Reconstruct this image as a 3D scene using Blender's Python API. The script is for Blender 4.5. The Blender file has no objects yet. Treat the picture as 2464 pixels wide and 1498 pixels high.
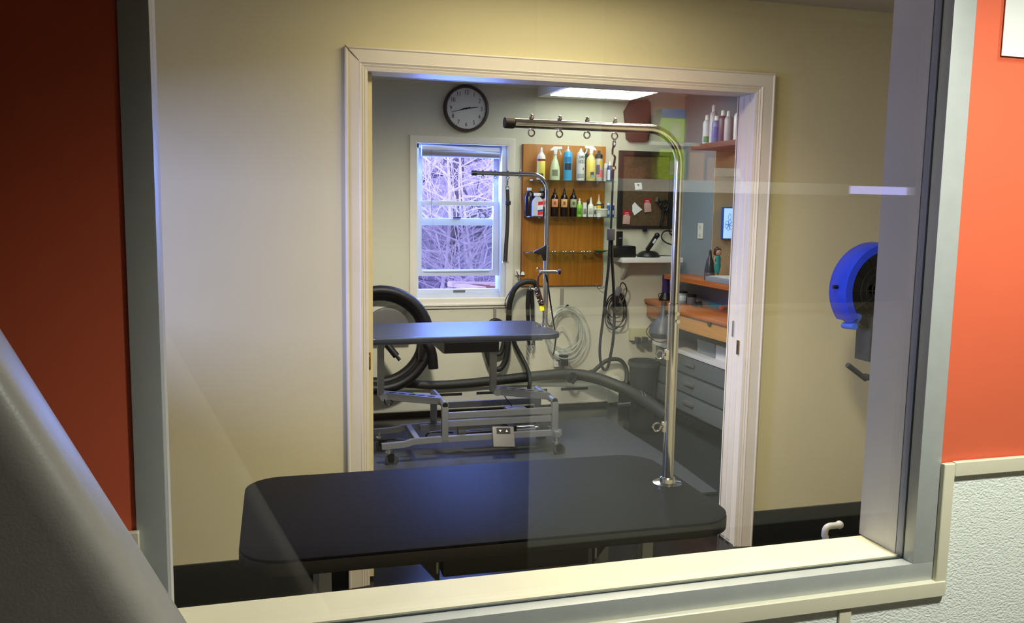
import bpy, bmesh, math, random
from mathutils import Vector, Matrix
random.seed(7)
S = bpy.context.scene
COL = S.collection
pi = math.pi

# ------------------------------------------------------------------ camera
cam_d = bpy.data.cameras.new('camera'); cam = bpy.data.objects.new('camera', cam_d); COL.objects.link(cam)
YAW, PITCH, ROLL, F = math.radians(16.2502), math.radians(6.9541), math.radians(0.8956), 2092.275
fw = Vector((math.sin(YAW)*math.cos(PITCH), math.cos(YAW)*math.cos(PITCH), -math.sin(PITCH)))
rt = Vector((math.cos(YAW), -math.sin(YAW), 0)); up = rt.cross(fw)
r2 = rt*math.cos(ROLL) + up*math.sin(ROLL); u2 = up*math.cos(ROLL) - rt*math.sin(ROLL)
cam.matrix_world = Matrix(((r2.x, u2.x, -fw.x, 0), (r2.y, u2.y, -fw.y, 0), (r2.z, u2.z, -fw.z, 1.52), (0, 0, 0, 1)))
cam_d.sensor_width = 36; cam_d.lens = F/2464*36; cam_d.clip_start = .02
S.camera = cam

# ------------------------------------------------------------------ world, exposure
S.view_settings.view_transform = 'Standard'; S.view_settings.look = 'None'
S.view_settings.exposure = 0.0; S.view_settings.gamma = 1.0
try: S.view_settings.use_curve_mapping = False
except Exception: pass
W = bpy.data.worlds.new('world'); S.world = W; W.use_nodes = True
bgn = W.node_tree.nodes['Background']
bgn.inputs[0].default_value = (.48, .48, 1.0, 1); bgn.inputs[1].default_value = 6.0
S.cycles.max_bounces = 10; S.cycles.transparent_max_bounces = 24; S.cycles.glossy_bounces = 6
S.cycles.use_denoising = True
S.cycles.sample_clamp_indirect = 6

def lin(h):
    h = h.lstrip('#'); o = []
    for i in (0, 2, 4):
        c = int(h[i:i+2], 16)/255
        o.append(c/12.92 if c <= .04045 else ((c+.055)/1.055)**2.4)
    return o

def light(name, kind, loc, power, color, size=None, target=None, **kw):
    d = bpy.data.lights.new(name, kind); d.energy = power; d.color = color
    o = bpy.data.objects.new(name, d); COL.objects.link(o); o.location = loc
    if kind == 'AREA':
        d.shape = 'RECTANGLE'; d.size, d.size_y = size
    elif size: d.shadow_soft_size = size
    if target is not None:
        o.rotation_euler = (Vector(target)-Vector(loc)).to_track_quat('-Z', 'Y').to_euler()
    for k, v in kw.items(): setattr(d, k, v)
    return o
WARM = (1, .86, .62)
# recessed ceiling lamp in the front corridor, close to the window wall on the right
light('corridor_lamp', 'SPOT', (1.25, .48, 2.36), 158, (.96, 1, .90), .09, (1.15, .65, .3), spot_size=math.radians(132), spot_blend=.7)
# added fill spots behind the photographer, brightening the rear wall's reflection
light('rear_wall_fill', 'SPOT', (2.0, -.3, 2.36), 58, (.95, 1, .88), .10, (1.95, -1.0, .65), spot_size=math.radians(92), spot_blend=.7)
light('shelf_fill', 'SPOT', (1.75, -.15, 2.34), 95, (1, .97, .88), .05, (1.80, -1.0, 1.72), spot_size=math.radians(50), spot_blend=.6)  # added fill, brightens only the shelf goods seen in the reflection
# ceiling lamp of the middle room
light('middle_room_lamp', 'SPOT', (1.2, 2.1, 2.36), 165, (1, .88, .64), .10, (1.25, 2.5, 0), spot_size=math.radians(136), spot_blend=.85)
light('middle_room_wall_fill', 'AREA', (1.05, 2.8, 2.37), 12, (1, .86, .58), (1.0, .2), (1.05, 2.9, 0))  # added fill for the wall over the doorway and a streak on the pole
# daylight through the middle room's side window
light('side_window_daylight', 'AREA', (-3.0, 2.0, 1.62), 165, (.36, .42, 1.0), (.6, .3), (0.0, 3.3, 1.3))
# daylight through the grooming room's window
light('window_daylight', 'AREA', (1.42, 6.42, 1.45), 62, (.15, .27, 1.0), (.66, 1.1), (1.3, 4.4, .6))
# second ceiling lamp of the grooming room, above the table
light('grooming_room_lamp', 'SPOT', (1.05, 3.95, 2.33), 300, (1, .95, .80), .15, (1.15, 5.0, 0), spot_size=math.radians(128), spot_blend=.9)
# lamp in the room beyond the serving opening
light('hall_lamp', 'AREA', (4.1, 5.6, 2.3), 14, WARM, (.5, .5), (4.0, 6.4, 0))

# ------------------------------------------------------------------ materials
def pm(name, c, rough=.5, metal=0., spec=.5, nscale=0, namt=.0, bump=0., bscale=40., trans=0., alpha=1., emit=0., stretch=None, coat=0., dark=None):
    m = bpy.data.materials.new(name); m.use_nodes = True
    n = m.node_tree.nodes; l = m.node_tree.links; b = n['Principled BSDF']
    rgb = lin(c) if isinstance(c, str) else list(c)
    b.inputs['Base Color'].default_value = (*rgb, 1)
    b.inputs['Roughness'].default_value = rough; b.inputs['Metallic'].default_value = metal
    b.inputs['Specular IOR Level'].default_value = spec
    b.inputs['Transmission Weight'].default_value = trans
    b.inputs['Alpha'].default_value = alpha
    b.inputs['Coat Weight'].default_value = coat
    if emit:
        b.inputs['Emission Color'].default_value = (*rgb, 1); b.inputs['Emission Strength'].default_value = emit
    tc = n.new('ShaderNodeTexCoord'); mp = n.new('ShaderNodeMapping'); l.new(tc.outputs['Object'], mp.inputs[0])
    if stretch: mp.inputs['Scale'].default_value = stretch
    if nscale:
        t = n.new('ShaderNodeTexNoise'); t.inputs['Scale'].default_value = nscale; t.inputs['Detail'].default_value = 6
        l.new(mp.outputs[0], t.inputs[0])
        cr = n.new('ShaderNodeValToRGB'); cr.color_ramp.elements[0].position = .3; cr.color_ramp.elements[1].position = .7
        d = lin(dark) if dark else [v*(1-namt) for v in rgb]
        cr.color_ramp.elements[0].color = (*d, 1); cr.color_ramp.elements[1].color = (*[min(1, v*(1+namt*.4)) for v in rgb], 1)
        l.new(t.outputs['Fac'], cr.inputs[0]); l.new(cr.outputs[0], b.inputs['Base Color'])
    if bump:
        t2 = n.new('ShaderNodeTexNoise'); t2.inputs['Scale'].default_value = bscale; t2.inputs['Detail'].default_value = 4
        l.new(mp.outputs[0], t2.inputs[0])
        bp = n.new('ShaderNodeBump'); bp.inputs['Strength'].default_value = bump; bp.inputs['Distance'].default_value = .002
        l.new(t2.outputs['Fac'], bp.inputs['Height']); l.new(bp.outputs[0], b.inputs['Normal'])
    return m

def glass_mat(name, f0, tint=(1, 1, 1)):
    m = bpy.data.materials.new(name); m.use_nodes = True
    n = m.node_tree.nodes; l = m.node_tree.links; n.remove(n['Principled BSDF'])
    tr = n.new('ShaderNodeBsdfTransparent'); tr.inputs[0].default_value = (*tint, 1)
    gl = n.new('ShaderNodeBsdfGlossy'); gl.inputs['Roughness'].default_value = .003
    lw = n.new('ShaderNodeLayerWeight'); lw.inputs[0].default_value = .5
    pw = n.new('ShaderNodeMath'); pw.operation = 'POWER'; pw.inputs[1].default_value = 5; l.new(lw.outputs['Facing'], pw.inputs[0])
    ma = n.new('ShaderNodeMath'); ma.operation = 'MULTIPLY_ADD'; ma.inputs[1].default_value = 1-f0; ma.inputs[2].default_value = f0
    l.new(pw.outputs[0], ma.inputs[0])
    mx = n.new('ShaderNodeMixShader'); l.new(ma.outputs[0], mx.inputs[0]); l.new(tr.outputs[0], mx.inputs[1]); l.new(gl.outputs[0], mx.inputs[2])
    l.new(mx.outputs[0], n['Material Output'].inputs[0])
    return m

def wood_mat(name, c1, c2, rough=.35, axis='Z', sc=1.0):
    m = bpy.data.materials.new(name); m.use_nodes = True
    n = m.node_tree.nodes; l = m.node_tree.links; b = n['Principled BSDF']
    tc = n.new('ShaderNodeTexCoord'); mp = n.new('ShaderNodeMapping'); l.new(tc.outputs['Object'], mp.inputs[0])
    s = {'X': (1.2, 26, 26), 'Y': (26, 1.2, 26), 'Z': (26, 26, 1.2)}[axis]
    mp.inputs['Scale'].default_value = [v*sc for v in s]
    t = n.new('ShaderNodeTexNoise'); t.inputs['Scale'].default_value = 2.2; t.inputs['Detail'].default_value = 8; t.inputs['Distortion'].default_value = .6
    l.new(mp.outputs[0], t.inputs[0])
    cr = n.new('ShaderNodeValToRGB'); cr.color_ramp.elements[0].position = .32; cr.color_ramp.elements[1].position = .68
    cr.color_ramp.elements[0].color = (*lin(c1), 1); cr.color_ramp.elements[1].color = (*lin(c2), 1)
    l.new(t.outputs['Fac'], cr.inputs[0]); l.new(cr.outputs[0], b.inputs['Base Color']); b.inputs['Roughness'].default_value = rough
    return m

def pebble_mat(name, c):
    m = pm(name, c, .42)
    n = m.node_tree.nodes; l = m.node_tree.links; b = n['Principled BSDF']
    tc = n.new('ShaderNodeTexCoord'); mp = n.new('ShaderNodeMapping'); l.new(tc.outputs['Object'], mp.inputs[0]); mp.inputs['Scale'].default_value = (1, 1, 1.5)
    v = n.new('ShaderNodeTexVoronoi'); v.inputs['Scale'].default_value = 175; v.feature = 'SMOOTH_F1'; v.inputs['Smoothness'].default_value = .5
    nz = n.new('ShaderNodeTexNoise'); nz.inputs['Scale'].default_value = 90; nz.inputs['Detail'].default_value = 3
    vm = n.new('ShaderNodeVectorMath'); vm.operation = 'MULTIPLY_ADD'; vm.inputs[1].default_value = (.012, .012, .012)
    l.new(mp.outputs[0], nz.inputs[0]); l.new(nz.outputs['Color'], vm.inputs[0]); l.new(mp.outputs[0], vm.inputs[2]); l.new(vm.outputs[0], v.inputs[0])
    bp = n.new('ShaderNodeBump'); bp.inputs['Strength'].default_value = .5; bp.inputs['Distance'].default_value = .0022; bp.invert = True
    l.new(v.outputs['Distance'], bp.inputs['Height']); l.new(bp.outputs[0], b.inputs['Normal'])
    return m

M = dict(
 red=pm('red_paint', '#dd6644', .5, nscale=3, namt=.05, bump=.08, bscale=90),
 beige=pm('cream_wall_paint', '#dcd5ab', .7, nscale=1.4, namt=.06, bump=.05, bscale=120),
 backw=pm('off_white_wall_paint', '#d8d4bd', .7, nscale=1.4, namt=.05, bump=.05, bscale=120),
 bluew=pm('blue_grey_wall_paint', '#8793a0', .7, nscale=2, namt=.05),
 hallw=pm('hall_paint', '#cdb896', .7, nscale=2, namt=.05),
 ceil=pm('ceiling_paint', '#b9b3a8', .8, nscale=3, namt=.05),
 white_trim=pm('white_trim_paint', '#e9e3d2', .4, nscale=5, namt=.06),
 cream_trim=pm('cream_trim', '#ddd7bd', .38),
 sill=pm('sill_paint', '#e8e4c6', .5, nscale=9, namt=.07),
 alu=pm('satin_aluminium', '#b8bcb9', .42, .25, nscale=30, namt=.05),
 jamb=pm('jamb_grey', '#d3d4d0', .5, .1, nscale=6, namt=.06),
 gasket=pm('gasket', '#23302f', .5),
 peb=pebble_mat('pebbled_wall_panel', '#f1f6ec'),
 glass=glass_mat('window_glass', .062),
 thin=glass_mat('clear_glass', .04, (.97, 1, .98)),
 shelfglass=glass_mat('green_shelf_glass', .12, (.78, .93, .85)),
 floor=pm('dark_vinyl_floor', '#0f1012', .16, spec=.35, nscale=5, namt=.4, bump=.05, bscale=14),
 mat=pm('grey_rubber_mat', '#383c40', .5, nscale=60, namt=.2, bump=.3, bscale=200),
 cove=pm('black_cove_base', '#0d0d0e', .4, nscale=6, namt=.3),
 topblk=pm('black_laminate', '#101216', .5, spec=.06, nscale=70, namt=.35, bump=.25, bscale=260, stretch=(.25, 2, 1)),
 topblue=pm('blue_sheen_laminate', '#1a2030', .42, spec=1.0, nscale=70, namt=.3, bump=.15, bscale=240, stretch=(.25, 2, 1)),  # black laminate, the window's blue reflection tinted into its base colour
 edge=pm('black_edge', '#0c0c0d', .4),
 chrome=pm('chrome', '#d6d6d4', .12, 1., nscale=40, namt=.05),
 steel=pm('grey_painted_steel', '#8a8d93', .36, .55, nscale=30, namt=.06),
 dsteel=pm('dark_grey_steel', '#3d4043', .45, .3, nscale=30, namt=.1),
 blackp=pm('black_plastic', '#121213', .38, nscale=20, namt=.2),
 rubber=pm('black_rubber_hose', '#0d0e10', .5, nscale=30, namt=.25),
 ghose=pm('grey_rubber_hose', '#26271f', .55, nscale=30, namt=.2),
 web=pm('black_webbing', '#121012', .8, bump=.4, bscale=500),
 leather=pm('brown_leather', '#3a1a15', .5, nscale=40, namt=.3),
 board=wood_mat('orange_maple_board', '#a8681a', '#bf7e26', .4, 'Z'),
 bedge=pm('board_edge', '#8a4a26', .5),
 desk=wood_mat('orange_cherry_desk', '#a4551c', '#bd6a26', .35, 'Y'),
 drawer=wood_mat('light_cherry_drawer', '#c58a3c', '#d59b4a', .4, 'Y'),
 brown=wood_mat('brown_door_wood', '#4a2c1a', '#5d3820', .45, 'Z'),
 dbrown=wood_mat('dark_wood', '#3a2118', '#4a2a1e', .5, 'Z'),
 cork=pm('cork', '#5e4a30', .9, nscale=60, namt=.3, bump=.3, bscale=150),
 corkf=pm('cork_frame', '#241d18', .5),
 white=pm('white_plastic', '#e9e9e4', .4, nscale=8, namt=.03),
 offw=pm('off_white_enamel', '#d3d2c4', .45, nscale=8, namt=.06),
 vinyl=pm('white_vinyl_frame', '#d5dcea', .4, nscale=8, namt=.03),
 clockrim=pm('brown_clock_rim', '#3b2822', .4, nscale=20, namt=.2),
 clockface=pm('clock_face', '#d9d8cf', .5, nscale=10, namt=.03),
 ink=pm('black_ink', '#17171a', .6),
 brass=pm('brass', '#b08a3e', .25, 1., nscale=40, namt=.15),
 grey=pm('grey_moulded_plastic', '#98948c', .38, nscale=40, namt=.05, bump=.1, bscale=300),
 dgrey=pm('dark_grey_plastic', '#3b3d3f', .45, nscale=20, namt=.1),
 mgrey=pm('mid_grey_plastic', '#6a6967', .45, nscale=20, namt=.08),
 fanblue=pm('blue_plastic', '#1f3cc8', .35, nscale=10, namt=.08),
 paper=pm('white_paper', '#efefec', .6, nscale=8, namt=.02),
 clearp=glass_mat('clear_plastic', .06, (.96, .96, .95)),
 tube=pm('clear_vinyl_tube', '#cfd3c6', .15, alpha=.55),
 screen=pm('insect_screen', '#30303c', .8, alpha=.34),
 blind=pm('roller_blind', '#96908c', .7, bump=.2, bscale=200, alpha=1),
 lens=pm('light_lens', '#f4fff2', .5, emit=7.0),
 lensgrid=pm('lens_divider', '#9aa89c', .5),
 litpanel=pm('lit_etched_glass', '#9cc4ff', .3, emit=1.15),
 litblue=pm('blue_outline', '#2f5fc0', .4),
 bark=pm('bare_bark', '#c6bac6', .8, nscale=14, namt=.35),
 dbark=pm('dark_bark', '#5d535c', .85, nscale=10, namt=.5),
 hill=pm('leaf_litter_hill', '#857b92', .95, nscale=9, namt=.55, stretch=(1, 1, .4)),
 deckw=pm('pale_deck_wood', '#f0e2e0', .6, nscale=10, namt=.15),
)
def C(h, rough=.35, **k):
    key = 'c_' + h + str(rough) + str(sorted(k.items()))
    if key not in M: M[key] = pm('plastic_' + h.strip('#'), h, rough, nscale=k.pop('nscale', 25), namt=k.pop('namt', .06), **k)
    return M[key]

# ------------------------------------------------------------------ mesh helpers
class MB:
    def __init__(s): s.b = bmesh.new()
    def _add(s, bm2):
        me = bpy.data.meshes.new('tmp'); bm2.to_mesh(me); bm2.free(); s.b.from_mesh(me); bpy.data.meshes.remove(me); return s
    def box(s, x0, x1, y0, y1, z0, z1, bev=0., seg=2, rot=None, piv=None):
        t = bmesh.new(); bmesh.ops.create_cube(t, size=1)
        for v in t.verts: v.co = Vector(((x0+x1)/2+v.co.x*(x1-x0), (y0+y1)/2+v.co.y*(y1-y0), (z0+z1)/2+v.co.z*(z1-z0)))
        if bev: bmesh.ops.bevel(t, geom=t.edges[:], offset=bev, segments=seg, profile=.7, affect='EDGES')
        if rot: 
            p = Vector(piv) if piv else Vector(((x0+x1)/2, (y0+y1)/2, (z0+z1)/2))
            for v in t.verts: v.co = rot @ (v.co-p) + p
        return s._add(t)
    def bar(s, a, b, w, h, bev=0.):
        a, b = Vector(a), Vector(b); d = b-a; L = d.length; q = d.to_track_quat('Y', 'Z').to_matrix()
        t = bmesh.new(); bmesh.ops.create_cube(t, size=1)
        for v in t.verts: v.co = Vector((v.co.x*w, v.co.y*L, v.co.z*h))
        if bev: bmesh.ops.bevel(t, geom=t.edges[:], offset=bev, segments=2, affect='EDGES')
        m = (a+b)/2
        for v in t.verts: v.co = q @ v.co + m
        return s._add(t)
    def tube(s, pts, r, seg=10, smooth=0, closed=False, cap=True):
        P = [Vector(p) for p in pts]
        R = list(r) if isinstance(r, (list, tuple)) else [r]*len(P)
        if smooth:
            n = len(P); Q = []; RR = []
            rng = range(n if closed else n-1)
            for i in rng:
                p0, p1, p2, p3 = (P[(i-1) % n], P[i], P[(i+1) % n], P[(i+2) % n]) if closed else (P[max(i-1, 0)], P[i], P[i+1], P[min(i+2, n-1)])
                for k in range(smooth):
                    t = k/smooth
                    Q.append(.5*((2*p1)+(p2-p0)*t+(2*p0-5*p1+4*p2-p3)*t*t+(3*p1-p0-3*p2+p3)*t**3)); RR.append(R[i]+(R[(i+1) % n]-R[i])*t)
            if not closed: Q.append(P[-1]); RR.append(R[-1])
            P, R = Q, RR
        t = bmesh.new(); n = len(P); rings = []; nrm = None
        for i in range(n):
            if closed: d = P[(i+1) % n]-P[i-1]
            else: d = P[min(i+1, n-1)]-P[max(i-1, 0)]
            if d.length < 1e-9: d = Vector((0, 0, 1))
            d.normalize()
            if nrm is None: nrm = d.orthogonal().normalized()
            nrm = nrm-d*nrm.dot(d)
            if nrm.length < 1e-6: nrm = d.orthogonal()
            nrm.normalize(); bn = d.cross(nrm)
            rings.append([t.verts.new(P[i]+(nrm*math.cos(2*pi*k/seg)+bn*math.sin(2*pi*k/seg))*R[i]) for k in range(seg)])
        for i in range(n if closed else n-1):
            A, B = rings[i], rings[(i+1) % n]
            for k in range(seg): t.faces.new((A[k], A[(k+1) % seg], B[(k+1) % seg], B[k]))
        if cap and not closed:
            t.faces.new(rings[0][::-1]); t.faces.new(rings[-1])
        return s._add(t)
    def cyl(s, a, b, r, seg=20): return s.tube([a, b], r, seg)
    def lathe(s, prof, c, axis='Z', seg=24, a0=0., a1=2*pi):
        t = bmesh.new(); full = abs(a1-a0-2*pi) < 1e-6; n = seg if full else seg+1; rows = []
        for r, z in prof:
            row = []
            for k in range(n):
                a = a0+(a1-a0)*k/seg; x, y = r*math.cos(a), r*math.sin(a)
                v = {'Z': (x, y, z), 'Y': (x, z, y), 'X': (z, x, y)}[axis]
                row.append(t.verts.new(Vector(v)+Vector(c)))
            rows.append(row)
        for i in range(len(rows)-1):
            for k in range(seg):
                A = (rows[i][k], rows[i][(k+1) % n], rows[i+1][(k+1) % n], rows[i+1][k])
                try: t.faces.new(A)
                except ValueError: pass
        bmesh.ops.remove_doubles(t, verts=t.verts[:], dist=1e-6)
        bmesh.ops.recalc_face_normals(t, faces=t.faces[:])
        return s._add(t)
    def prism(s, poly, axis, d0, d1, bev=0., seg=2):
        """poly: 2D points; axis 'Y' -> (x,z), 'X' -> (y,z), 'Z' -> (x,y); extruded from d0 to d1"""
        t = bmesh.new()
        f = {'Y': lambda p, d: (p[0], d, p[1]), 'X': lambda p, d: (d, p[0], p[1]), 'Z': lambda p, d: (p[0], p[1], d)}[axis]
        A = [t.verts.new(f(p, d0)) for p in poly]; B = [t.verts.new(f(p, d1)) for p in poly]; n = len(poly)
        t.faces.new(A); t.faces.new(B[::-1])
        for i in range(n): t.faces.new((A[i], B[i], B[(i+1) % n], A[(i+1) % n]))
        bmesh.ops.recalc_face_normals(t, faces=t.faces[:])
        if bev: bmesh.ops.bevel(t, geom=t.edges[:], offset=bev, segments=seg, profile=.6, affect='EDGES')
        return s._add(t)
    def ball(s, c, r, sc=(1, 1, 1), seg=16):
        t = bmesh.new(); bmesh.ops.create_uvsphere(t, u_segments=seg, v_segments=seg//2+2, radius=r)
        for v in t.verts: v.co = Vector((v.co.x*sc[0], v.co.y*sc[1], v.co.z*sc[2]))+Vector(c)
        return s._add(t)
    def ring(s, c, R, r, normal='Y', seg=20, sc=(1, 1)):
        P = []
        for k in range(seg):
            a = 2*pi*k/seg; x, y = R*math.cos(a)*sc[0], R*math.sin(a)*sc[1]
            P.append(Vector(c)+Vector({'Y': (x, 0, y), 'X': (0, x, y), 'Z': (x, y, 0)}[normal]))
        return s.tube(P, r, 8, closed=True)
    def xf(s, mat):
        for v in s.b.verts: v.co = mat @ v.co
        return s
    def build(s, name, mat, parent=None, root=None, smooth=True, ang=.6):
        """parent: the object this one belongs to; vertices are given in world space"""
        off = Vector((0, 0, 0)); p = parent
        while p is not None: off += Vector(p.location); p = p.parent
        own = Vector((0, 0, 0))
        if parent is None and root is not None: own = Vector(root)
        for v in s.b.verts: v.co -= off+own
        me = bpy.data.meshes.new(name); s.b.to_mesh(me); s.b.free()
        if smooth:
            me.shade_smooth()
            try: me.set_sharp_from_angle(angle=ang)
            except Exception: pass
        me.materials.append(M[mat] if isinstance(mat, str) else mat)
        o = bpy.data.objects.new(name, me); COL.objects.link(o)
        if parent is not None: o.parent = parent
        else: o.location = own
        return o

def struct(o, label=None):
    o['kind'] = 'structure'
    if label: o['label'] = label
    return o
def tag(o, label, cat, group=None, kind=None):
    o['label'] = label; o['category'] = cat
    if group: o['group'] = group
    if kind: o['kind'] = kind
    return o
def thing(name, loc, label, cat, group=None):
    o = bpy.data.objects.new(name, None); COL.objects.link(o); o.location = loc; o.empty_display_size = .05
    return tag(o, label, cat, group)
def sub_empty(name, loc, parent):
    o = bpy.data.objects.new(name, None); COL.objects.link(o); o.empty_display_size = .05
    o.parent = parent; o.location = Vector(loc)-Vector(parent.location); return o
def text_mesh(body, size, name, mat, parent, loc, rx=pi/2, rz=0, sx=1., ext=.0004, align='CENTER', shear=0):
    cu = bpy.data.curves.new('lettering', 'FONT'); cu.body = body; cu.size = size; cu.align_x = align; cu.align_y = 'CENTER'; cu.extrude = ext; cu.shear = shear
    to = bpy.data.objects.new('lettering', cu)
    me = bpy.data.meshes.new_from_object(to); me.name = name
    mt = Matrix.Translation(loc) @ Matrix.Rotation(rz, 4, 'Z') @ Matrix.Rotation(rx, 4, 'X') @ Matrix.Diagonal((sx, 1, 1, 1))
    off = Vector((0, 0, 0)); p = parent
    while p is not None: off += Vector(p.location); p = p.parent
    for v in me.vertices: v.co = mt @ v.co-off
    me.materials.clear(); me.materials.append(M[mat] if isinstance(mat, str) else mat)
    o = bpy.data.objects.new(name, me); COL.objects.link(o); o.parent = parent
    bpy.data.objects.remove(to); bpy.data.curves.remove(cu)
    return o

# ------------------------------------------------------------------ the setting
CZ = 2.39
struct(MB().box(-1.95, 5.2, -1.2, 6.36, -.06, 0).box(3.17, 5.2, 6.36, 7.72, -.06, 0).build('floor', 'floor'))
struct(MB().box(-1.95, 5.2, -1.2, 6.36, CZ, CZ+.06).box(3.17, 5.2, 6.36, 7.72, CZ, CZ+.06).build('ceiling', 'ceil'))
# front wall with the viewing window: opening x -.17..1.178, z .845..2.2
XL, XR, ZB, ZT = -.170, 1.179, .848, 2.20
w = MB().box(-1.8, XL, 1.40, 1.412, 0, CZ).box(XR, 3.2, 1.40, 1.412, 0, CZ).box(XL, XR, 1.40, 1.412, 0, ZB-.002).box(XL, XR, 1.40, 1.412, ZT, CZ)
struct(w.build('wall_front_inside', 'beige'))
w = MB().box(-1.8, XL, 1.254, 1.40, 0, CZ).box(XR, 3.2, 1.254, 1.40, 0, CZ).box(XL, XR, 1.254, 1.40, 0, ZB-.002).box(XL, XR, 1.254, 1.40, ZT, CZ)
wf = struct(w.build('wall_front', 'red'))
w = MB().box(-1.8, XL-.012, 1.248, 1.254, 0, 1.062).box(XR+.02, 3.2, 1.248, 1.254, 0, 1.062).box(XL-.012, XR+.02, 1.248, 1.254, 0, .828)
struct(w.build('wainscot_panel', 'peb', wf), 'white pebbled wall panel')
# aluminium window frame
win = struct(bpy.data.objects.new('window_1', None)); COL.objects.link(win); win.location = (.5, 1.25, ZB)
FI, FO = -.1315, 1.1315
def fr(name, *b, mat='alu'):
    return struct(MB().box(*b, bev=.0015).build(name, mat, win))
fr('window_frame_left', XL, FI, 1.25, 1.278, ZB, ZT)
fr('window_frame_right', FO, XR-.001, 1.25, 1.278, ZB+.035, ZT)
fr('window_frame_top', FI, FO, 1.25, 1.278, ZT-.04, ZT)
fr('window_frame_bottom', XL, XR-.001, 1.25, 1.278, ZB, .884)
fr('stop_right', FO+.0005, XR-.003, 1.2785, 1.296, .884, ZT, mat=pm('blue_grey_stop', '#99a0ae', .45, .1))
fr('stop_left', XL+.001, FI-.0005, 1.2785, 1.296, .884, ZT)
fr('glazing_gasket_right', FO-.0012, FO+.004, 1.2745, 1.2785, .884, ZT-.04, mat='gasket')
fr('glazing_gasket_bottom', FI, FO, 1.276, 1.2805, .882, .8865, mat='gasket')
gl = MB().box(FI-.002, FO+.002, 1.281, 1.287, .880, ZT-.03).build('window_pane', 'glass', win, smooth=False); struct(gl)
w = MB().prism([(1.287, .886), (1.392, .884), (1.392, .86), (1.287, .86)], 'X', FI-.02, FO+.03).build('window_sill', 'sill', win); struct(w)
w = MB().box(1.131, XR-.001, 1.2965, 1.398, .886, ZT).build('window_jamb_right', 'jamb', win); struct(w)
w = MB().box(XL+.001, -.139, 1.2965, 1.398, .886, ZT).build('window_jamb_left', 'jamb', win); struct(w)
# rounded cream trim of the wall panels
def rail(a, b, r, name, mat='cream_trim'):
    o = MB().box(*a, bev=r, seg=3).build(name, mat); return struct(o)
rail((XR-.002, XR+.022, 1.240, 1.2505, .822, 1.070), 0, .003, 'trim_1')
rail((XR+.022, 3.2, 1.240, 1.2505, 1.045, 1.072), 0, .003, 'trim_2')
rail((XL-.03, XR+.02, 1.238, 1.2545, .820, .8495), 0, .004, 'trim_3')
rail((XL-.012, XL+.004, 1.240, 1.2505, .82, 1.068), 0, .003, 'trim_4')
rail((-1.8, XL-.012, 1.240, 1.2505, 1.045, 1.068), 0, .003, 'trim_5')
rail((0.976, 1.001, 1.243, 1.2505, 0, .82), 0, .002, 'trim_6')
# corridor's other wall (seen only as a reflection in the glass)
wr = MB().box(1.43, 3.2, -1.1, -1.0, 1.64, CZ).build('wall_rear', pm('dimmed_red_paint', '#8a4434', .5, nscale=3, namt=.05)); struct(wr)  # same red paint, darkened in colour to imitate dim light up here
struct(MB().box(1.0, 3.2, -1.1, -1.0, 0, 1.05).build('wainscot_panel', 'peb', wr), 'white pebbled wall panel')
struct(MB().box(1.0, 3.2, -1.1, -.985, 1.05, 1.075, bev=.004).build('trim_7', 'cream_trim'))
struct(MB().box(1.0, 3.2, -1.1, -1.03, 1.075, 1.60).build('window_3', C('#101214', .3)))
struct(MB().box(1.13, 1.43, -1.1, -1.0, 1.60, CZ).build('pillar', 'jamb'))
struct(MB().box(-1.8, 1.13, -1.1, -1.0, 0, CZ).build('wall_dark_passage', 'dbrown'))  # dark panel added in place of an unlit open passage
struct(MB().box(-1.92, -1.8, -1.2, 1.254, 0, CZ).build('wall_corridor_left', 'dbrown'))
struct(MB().box(3.2, 3.32, -1.2, 3.36, 0, CZ).build('wall_corridor_right', 'beige'))
# middle room
w = MB()
w.box(-1.92, -1.8, 1.254, 1.95, 0, CZ).box(-1.92, -1.8, 2.95, 3.49, 0, CZ).box(-1.92, -1.8, 1.95, 2.95, 0, 1.3).box(-1.92, -1.8, 1.95, 2.95, 1.7, CZ)
struct(w.build('wall_left', 'beige'))
DY0, DY1, DL, DR, DT = 3.36, 3.49, .388, 2.056, 2.023
w = MB().box(-1.8, DL, DY0, DY1, 0, CZ).box(DR, 3.3, DY0, DY1, 0, CZ).box(DL, DR, DY0, DY1, DT, CZ)
struct(w.build('wall_doorway', 'beige'))
struct(MB().box(-1.8, .318, 3.348, 3.36, 0, .155, bev=.002).build('baseboard_left', 'cove'))
struct(MB().box(2.138, 3.2, 3.348, 3.36, 0, .155, bev=.002).build('baseboard_right', 'cove'))
# mitred door casing
def casing(name, x0, x1, z1, yf, prof, mat, zb=0.):
    t = bmesh.new(); rows = []
    for u, d in prof:
        rows.append([t.verts.new(p) for p in ((x0-u, yf-d, zb), (x0-u, yf-d, z1+u), (x1+u, yf-d, z1+u), (x1+u, yf-d, zb))])
    for i in range(len(rows)-1):
        for k in range(3): t.faces.new((rows[i][k], rows[i][k+1], rows[i+1][k+1], rows[i+1][k]))
    bmesh.ops.recalc_face_normals(t, faces=t.faces[:])
    m = MB(); m._add(t); return struct(m.build(name, mat, ang=.3))
PROF = [(-.012, 0), (-.012, .008), (-.001, .011), (.0, .009), (.008, .014), (.010, .012), (.018, .018), (.021, .016), (.05, .019), (.062, .021), (.066, .025), (.071, .024), (.073, .02), (.073, 0)]
cs = casing('trim_8', DL+.001, DR-.001, DT-.001, DY0, PROF, 'white_trim')
struct(MB().bar((.3155, 3.3335, 2.096), (.374, 3.346, 2.0375), .0016, .002).build('mitre_joint', C('#3a2f22', .8), cs))
struct(MB().box(DL, DL+.010, DY0+.001, DY1, 0, DT).box(DR-.006, DR, DY0+.001, DY1, 0, DT).box(DL, DR, DY0+.001, DY1, DT-.012, DT).build('door_jamb', 'white_trim', cs))
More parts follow.
